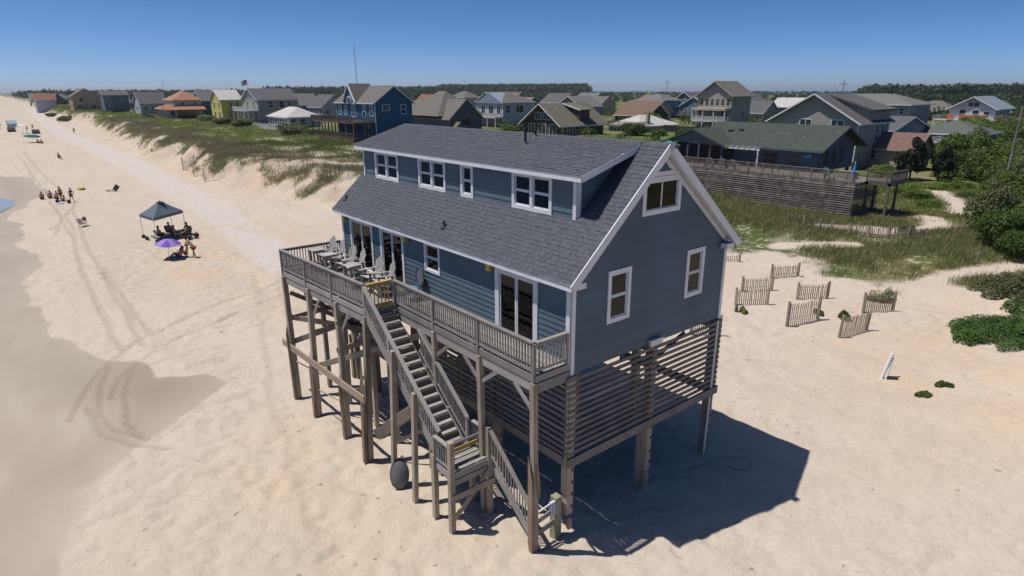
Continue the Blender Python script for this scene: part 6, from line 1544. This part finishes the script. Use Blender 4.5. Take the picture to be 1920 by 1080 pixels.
def person(x, y, pose, rz, label, shorts=(.05, .06, .15), top=None, hair=0, s=1., z=None, group=None):
    z = gz(x, y) if z is None else z
    p = empty('person', (x, y, z), label, 'person', group, rz); WM[p] = WM[p] @ Matrix.Diagonal((s, s, s, 1)); p.matrix_basis = WM[p]
    mb, sh, tp, hr = body(pose)
    link(bpy.data.objects.new('body', mb), p, WM[p].copy())
    for nm, me_, mt in (('shorts', sh, cl(shorts)), ('top', tp, cl(top) if top else None), ('hair', hr, hairs[hair])):
        if mt is None: continue
        if not me_.materials: me_.materials.append(mt)
        o = bpy.data.objects.new(nm, me_); link(o, p, WM[p].copy()); o.material_slots[0].link = 'OBJECT'; o.material_slots[0].material = mt
    return p
def beach_chair(x, y, rz, col, label, group=None, name='beach_chair'):
    z = gz(x, y); t = empty(name, (x, y, z), label, 'chair', group, rz); fm = cl(col)
    b = MB(); b.box((-.27, -.26, .30), (.27, .25, .33)); b.build('seat', fm, t)
    b = MB(); b.bar((0, -.24, .32), (0, -.48, .92), .54, .03, (0, 1, 0)); b.build('backrest', fm, t)
    for s_ in (-1, 1):
        b = MB(); b.tube((s_ * .28, .3, 0), (s_ * .28, -.34, .55), .018); b.tube((s_ * .28, -.3, 0), (s_ * .28, .26, .5), .018); b.build('leg', lead, t)
        b = MB(); b.box((s_ * .29 - .03, -.36, .52), (s_ * .29 + .03, .28, .55)); b.build('arm', black, t)
    return t
def parasol(x, y, r_, h, cols, label, tilt=(0, 0), name='beach_umbrella'):
    z = gz(x, y); t = empty(name, (x, y, z), label, 'umbrella'); WM[t] = WM[t] @ Matrix.Rotation(tilt[0], 4, 'X') @ Matrix.Rotation(tilt[1], 4, 'Y'); t.matrix_basis = WM[t]
    b = MB(); b.tube((0, 0, -.3), (0, 0, h), .022, .022, 6); b.build('pole', white, t)
    N_ = 16
    for k, c_ in enumerate(cols):
        b = MB()
        for i in range(N_):
            if (i // 2) % len(cols) != k: continue
            t0, t1 = 2 * math.pi * i / N_, 2 * math.pi * (i + 1) / N_
            for q0, q1 in ((0, .5), (.5, 1)):
                zz = lambda q: h - r_ * .42 * q ** 1.7
                b.add([(r_ * q * math.cos(a), r_ * q * math.sin(a), zz(q)) for a, q in ((t0, q0), (t0, q1), (t1, q1), (t1, q0))], [(0, 1, 2, 3)])
        b.build('canopy', cl(c_), t)
    return t
# pop-up canopy
TC = [(-55.9, -2.1), (-52.9, -1.5), (-55.5, 1.55), (-58.5, .95)]
cx, cy = sum(p[0] for p in TC) / 4, sum(p[1] for p in TC) / 4
cz = gz(cx, cy); can = empty('pop_up_canopy', (cx, cy, cz), 'dark grey pop-up canopy tent shading a group on the beach', 'tent')
tm = M('grey_canopy_cloth', (.10, .128, .155), rough=.7, var=.08, scale=1.5); order = [TC[0], TC[1], TC[2], TC[3]]
for (x, y) in order:
    z = gz(x, y); b = MB(); b.bar((x, y, z), (x, y, z + 2.35), .05, .05); l_ = b.build('leg', white, can, local=False)
    b = MB(); b.box((x - .14, y - .14, z), (x + .14, y + .14, z + .32)); b.build('weight_bag', black, l_, local=False)
b = MB(); zt = cz + 2.35; pk = (cx, cy, zt + 1.15)
for i in range(4):
    (x0, y0), (x1, y1) = order[i], order[(i + 1) % 4]; mx_, my_ = (x0 + x1) / 2 + (cx - (x0 + x1) / 2) * .04, (y0 + y1) / 2 + (cy - (y0 + y1) / 2) * .04
    m0 = (cx + (x0 - cx) * .5, cy + (y0 - cy) * .5, zt + .52); m1 = (cx + (x1 - cx) * .5, cy + (y1 - cy) * .5, zt + .52)
    b.add([(x0, y0, zt), (x1, y1, zt), m1, m0], [(0, 1, 2, 3)]); b.add([m0, m1, pk], [(0, 1, 2)]); b.add([(x0, y0, zt), (x1, y1, zt), (x1, y1, zt - .28), (x0, y0, zt - .28)], [(0, 1, 2, 3)])
b.build('canopy', tm, can, local=False); b = MB(); b.box((cx - .02, cy - .3, zt + .98), (cx + .55, cy + .3, zt + 1.0)); b.build('vent', black, can, local=False)
grp = 'group under the pop-up canopy'
P_ = [(-54.6, -.9, 'sit', .4, (.10, .10, .12), (.28, .26, .27), 'person in grey top seated in a folding chair at the canopy edge'), (-54.0, .3, 'sit', -.5, (.5, .5, .5), (.62, .55, .52), 'person in pale top seated in the middle under the canopy'), (-53.6, 1.2, 'sit', 2.4, (.05, .05, .06), (.03, .03, .035), 'person in black seated under the canopy'), (-54.9, 1.5, 'sit', 1.9, (.10, .16, .18), (.05, .06, .07), 'person in dark clothes seated by the canopy back leg'), (-55.8, .2, 'sit', -1.2, (.2, .05, .05), (.12, .11, .12), 'person in charcoal top seated at the back under the canopy')]
for x, y, po, rz, sh, tp, lab in P_:
    beach_chair(x, y, rz, (.04, .05, .06), 'dark folding chair under ' + lab.replace(' under the canopy', '').replace(' at the canopy edge', ' by the edge').split(' seated')[0], grp)
    person(x, y, po, rz, lab, sh, tp, group=grp)
for x, y, s, lab in ((-53.0, 1.9, .35, 'dark bulky bag beside the canopy leg'), (-52.7, 1.2, .3, 'black bag at the front corner of the canopy'), (-54.9, -2.0, .25, 'black cooler next to the canopy front leg')):
    o = empty('beach_bag', (x, y, gz(x, y)), lab, 'bag'); b = MB(); b.ball((0, 0, s * .7), (s, s * .7, s * .8), 9, 6); b.build('body', black, o, True); b = MB(); b.path([(-s * .5, 0, s * 1.3), (0, 0, s * 1.8), (s * .5, 0, s * 1.3)], .02, 5); b.build('handle', lead, o)
b = MB(); b.ball((-56.2, -1.3, gz(-56.2, -1.3) + .06), (.5, .22, .05), 14, 6); tag(b.build('skim_board', cl((.10, .28, .36))), 'teal skim board lying beside the canopy', 'board')
parasol(-46.2, -1.9, 1.0, 1.65, [(.36, .24, .62), (.17, .10, .45)], 'purple beach umbrella in front of the canopy', (-.05, .12))
person(-45.6, -1.2, 'lounge', 2.3, 'person in blue reclining under the purple umbrella', (.03, .04, .18), (.06, .07, .22)); person(-45.3, -.7, 'sit', 2.6, 'person in red swimsuit sitting beside the purple umbrella', (.35, .04, .05), (.38, .05, .06), s=.9)
person(-44.9, -.2, 'bend', 2.2, 'person leaning forward next to the purple umbrella', (.30, .10, .05), None); beach_chair(-45.7, -1.3, 2.3, (.05, .07, .25), 'blue low chair in the shade of the purple umbrella')
bc = beach_chair(-66, -5.9, .8, (.55, .36, .40), 'pale pink beach chair standing alone on the sand', name='lounge_chair'); 
b = MB(); b.ball((-66.3, -5.7, gz(-66, -5.7) + .75), (.28, .22, .25), 9, 6); tag(b.build('towel', cl((.25, .10, .13))), 'dark red towel draped over the pale pink chair', 'towel')
# sunbathing group beside the tide pool
grp = 'group at the wet sand edge'
person(-87.5, -6.0, 'stand', 2.2, 'person standing with back bent near the sunbathing group', (.12, .06, .04), None, group=grp); person(-85.0, -5.1, 'walk', 1.2, 'person in black swimwear walking away from the sunbathing group', (.02, .02, .025), (.03, .03, .035), group=grp)
person(-85.9, -5.9, 'sit', 2.6, 'person in black sitting between the two standing figures', (.02, .02, .02), (.02, .02, .025), s=.85, z=gz(-85.9, -5.9) - .25, group=grp); person(-90.0, -7.9, 'lounge', 1.6, 'person lying at the far side of the sunbathing group', (.05, .05, .07), None, group=grp)
person(-90.3, -7.0, 'lounge', 1.7, 'person reclining with raised head in the sunbathing group', (.18, .1, .06), None, 1, group=grp); person(-89.2, -6.4, 'lounge', 1.7, 'person reclining closest to the standing bather', (.04, .04, .05), (.06, .06, .08), group=grp)
for x, y, c_, lab in ((-85.6, -6.6, (.03, .03, .035), 'black beach bag on the sand by the standing bathers'), (-84.3, -5.5, (.05, .05, .06), 'dark pack beside the walking bather')):
    o = empty('beach_bag', (x, y, gz(x, y)), lab, 'bag'); b = MB(); b.ball((0, 0, .2), (.3, .22, .24), 9, 6); b.build('body', cl(c_), o, True); b = MB(); b.path([(-.15, 0, .4), (0, 0, .55), (.15, 0, .4)], .015, 5); b.build('handle', lead, o)
b = MB(); z_ = gz(-84.8, -6.2); b.box((-85.7, -6.9, z_ + .005), (-84.2, -6.0, z_ + .05)); tag(b.build('beach_towel', cl((.45, .43, .55))), 'pale striped towel spread under the seated bather', 'towel')
kb = empty('inflatable_float', (-97.2, -2.9, gz(-97.2, -2.9)), 'yellow inflatable float lying on the sand', 'float')
b = MB(); b.ball((0, 0, .12), (1.1, .5, .16), 16, 8); b.build('hull', cl((.62, .52, .10)), kb, True); b = MB(); b.path([(.95 * math.cos(t), .4 * math.sin(t), .22) for t in np.linspace(0, 6.3, 20)], .07, 6); b.build('rim', cl((.68, .60, .16)), kb, True)
lc = empty('lounge_chair', (-91.6, .1, gz(-91.6, .1)), 'grey low lounge chair lying on the sand behind the yellow float', 'chair', rz=1.0)
b = MB(); b.box((-.6, -.3, .18), (.5, .3, .24)); b.build('seat', cl((.22, .19, .20)), lc); b = MB(); b.bar((.45, 0, .2), (1.0, 0, .85), .6, .05, (0, 1, 0)); b.build('backrest', cl((.10, .09, .10)), lc)
for s_ in (-.5, .4):
    b = MB(); b.tube((s_, -.3, 0), (s_, -.3, .2), .02); b.tube((s_, .3, 0), (s_, .3, .2), .02); b.tube((s_, -.3, .02), (s_, .3, .02), .02); b.build('leg', lead, lc)
# distant groups
parasol(-210, -2.6, 2.0, 2.6, [(.16, .42, .44), (.25, .52, .53)], 'teal beach umbrella with reclining people far down the beach', (-.1, -.25))
person(-206.5, -1.4, 'lounge', 1.0, 'person reclining beside the teal umbrella', (.03, .05, .03), (.04, .06, .04), s=1.2); person(-205, -.8, 'lounge', 1.5, 'second person lying beyond the teal umbrella', (.04, .05, .04), (.05, .05, .05), s=1.1)
parasol(-262, -2.4, 1.5, 3.0, [(.75, .72, .70), (.7, .68, .66)], 'white beach umbrella beside the maroon tent', (0, 0))
def shade_tent(x, y, w, d, h, mat, label, name='beach_tent'):
    z = gz(x, y); t = empty(name, (x, y, z), label, 'tent'); N_ = 7
    b = MB()
    for i in range(N_):
        a0, a1 = math.pi * i / N_, math.pi * (i + 1) / N_
        b.add([(w * math.cos(a), s_ * d * .5, h * math.sin(a)) for a, s_ in ((a0, -1), (a1, -1), (a1, 1), (a0, 1))], [(0, 1, 2, 3)])
    b.build('canopy', mat, t)
    for s_ in (-1, 1):
        b = MB(); b.path([(w * math.cos(a), s_ * d * .5, h * math.sin(a)) for a in np.linspace(0, math.pi, 9)], .03, 5); b.build('hoop', lead, t)
shade_tent(-257, .9, 2.2, 2.0, 1.4, cl((.07, .03, .04)), 'maroon beach shelter far down the beach'); shade_tent(-276, -5.0, 2.4, 2.2, 1.6, cl((.07, .025, .035)), 'dark red beach shelter near the pale blue tents')
shade_tent(-310, -9.5, 4, 3, 2.8, cl((.28, .42, .44)), 'pale teal beach tent at the edge of the wet sand'); shade_tent(-318, -3.5, 4.2, 3, 2.8, cl((.34, .44, .46)), 'pale blue grey tent behind the dark red shelter'); shade_tent(-345, -8.5, 4, 3, 2.6, cl((.16, .20, .26)), 'slate tent at the far end of the beach camps')
for x, y, lab, c_ in ((-272, -.8, 'person standing by the dark red shelter far down the beach', (.05, .05, .1)), (-285, 1.5, 'person in dark clothes walking past the far tents', (.06, .05, .05)), (-245, 10.5, 'person walking near the dune far down the beach', (.03, .03, .03)), (-150, -1.2, 'person crouching alone on the open sand', (.03, .03, .03))):
    person(x, y, 'walk' if x < -200 else 'sit', 1.0, lab, c_, c_, s=1.15)
# ================================================================ poles, mast, flag
polem = M('grey_pole_wood', (.26, .235, .21), rough=.9, var=.2)
def utility_pole(x, y, h, label):
    z = gz(x, y); t = empty('utility_pole', (x, y, z), label, 'pole', 'utility poles')
    b = MB(); b.tube((0, 0, -.3), (0, 0, h), .13, .09, 8); b.build('shaft', polem, t); b = MB(); b.bar((-1.1, 0, h - .7), (1.1, 0, h - .7), .1, .14); b.build('crossarm', bark, t)
    for s_ in (-.9, 0, .9):
        b = MB(); b.tube((s_, 0, h - .63), (s_, 0, h - .4), .05, .04, 6); b.build('insulator', white, t)
for x, y, h_, lab in ((-6.6, 71.2, 9.5, 'grey utility pole rising from the thicket'), (-59, 148.4, 11.5, 'utility pole behind the big tan house'), (-170, 226, 13.5, 'utility pole beyond the tall tan house'), (-360, 250, 17, 'far utility pole above the village roofs'), (-500, 90, 18, 'far pole above the terracotta roof')): utility_pole(x, y, h_, lab)
ms = empty('radio_mast', (-617, 295, gz(-617, 295)), 'tall thin radio mast on the horizon behind the deep blue house', 'mast')
b = MB()
for i in range(3):
    a = i * 2.094; b.tube((.6 * math.cos(a), .6 * math.sin(a), 0), (.45 * math.cos(a), .45 * math.sin(a), 54), .10, .08, 5)
for k in range(27):
    for i in range(3):
        a, c_ = i * 2.094, (i + 1) * 2.094; b.tube((.55 * math.cos(a), .55 * math.sin(a), k * 2), (.55 * math.cos(c_), .55 * math.sin(c_), k * 2 + 2), .05, .05, 4)
b.build('lattice', lead, ms); b = MB(); b.tube((0, 0, 54), (0, 0, 60), .06, .04, 5); b.build('antenna', lead, ms)
fl = empty('flag_pole', (-213, 58.3, 2), 'flag pole flying a striped flag above the yellow and grey houses', 'flag')
b = MB(); b.tube((0, 0, 0), (0, 0, 15), .07, .05, 6); b.build('pole', white, fl)
fr_ = cl((.52, .07, .09)); fw_ = cl((.72, .71, .70)); fb_ = cl((.03, .05, .17))
def fpt(u, v): return (-u * 2.6 * .75, -u * 2.6 * .55 + .12 * math.sin(u * 7), 14.9 - v * 1.6 - u * .35 + .1 * math.sin(u * 6))
for k in range(13):
    b = MB()
    for i in range(10):
        u0, u1 = i / 10, (i + 1) / 10
        if k < 7 and u1 <= .4: continue
        b.add([fpt(u0, k / 13), fpt(u1, k / 13), fpt(u1, (k + 1) / 13), fpt(u0, (k + 1) / 13)], [(0, 1, 2, 3)])
    b.build('stripe', fr_ if k % 2 == 0 else fw_, fl)
b = MB()
for i in range(4): b.add([fpt(i / 10, 0), fpt((i + 1) / 10, 0), fpt((i + 1) / 10, 7 / 13), fpt(i / 10, 7 / 13)], [(0, 1, 2, 3)])
b.build('canton', fb_, fl)
b = MB()
for i in range(5):
    for j in range(4):
        u, v = .04 + i * .075, .06 + j * .125; p = Vector(fpt(u, v)); b.add([p + Vector((.0, -.02, .05)), p + Vector((-.04, -.03, 0)), p + Vector((0, -.02, -.05)), p + Vector((.04, -.02, 0))], [(0, 1, 2, 3)])
b.build('star_field', fw_, fl)
# ================================================================ thin sea haze
b = MB(); b.box((-50000, -30000, -8), (40000, 50000, 72))
hz = b.build('haze', None)
hm = bpy.data.materials.new('haze'); hm.use_nodes = True; hm.node_tree.nodes.clear()
ho = hm.node_tree.nodes.new('ShaderNodeOutputMaterial'); hv = hm.node_tree.nodes.new('ShaderNodeVolumePrincipled')
hv.inputs['Color'].default_value = (.82, .88, .95, 1); hv.inputs['Density'].default_value = .00010; hv.inputs['Anisotropy'].default_value = .2
hm.node_tree.links.new(hv.outputs[0], ho.inputs['Volume'])
hz.data.materials.append(hm); tag(hz, 'thin pale sea haze over the whole place', 'haze', kind='stuff')
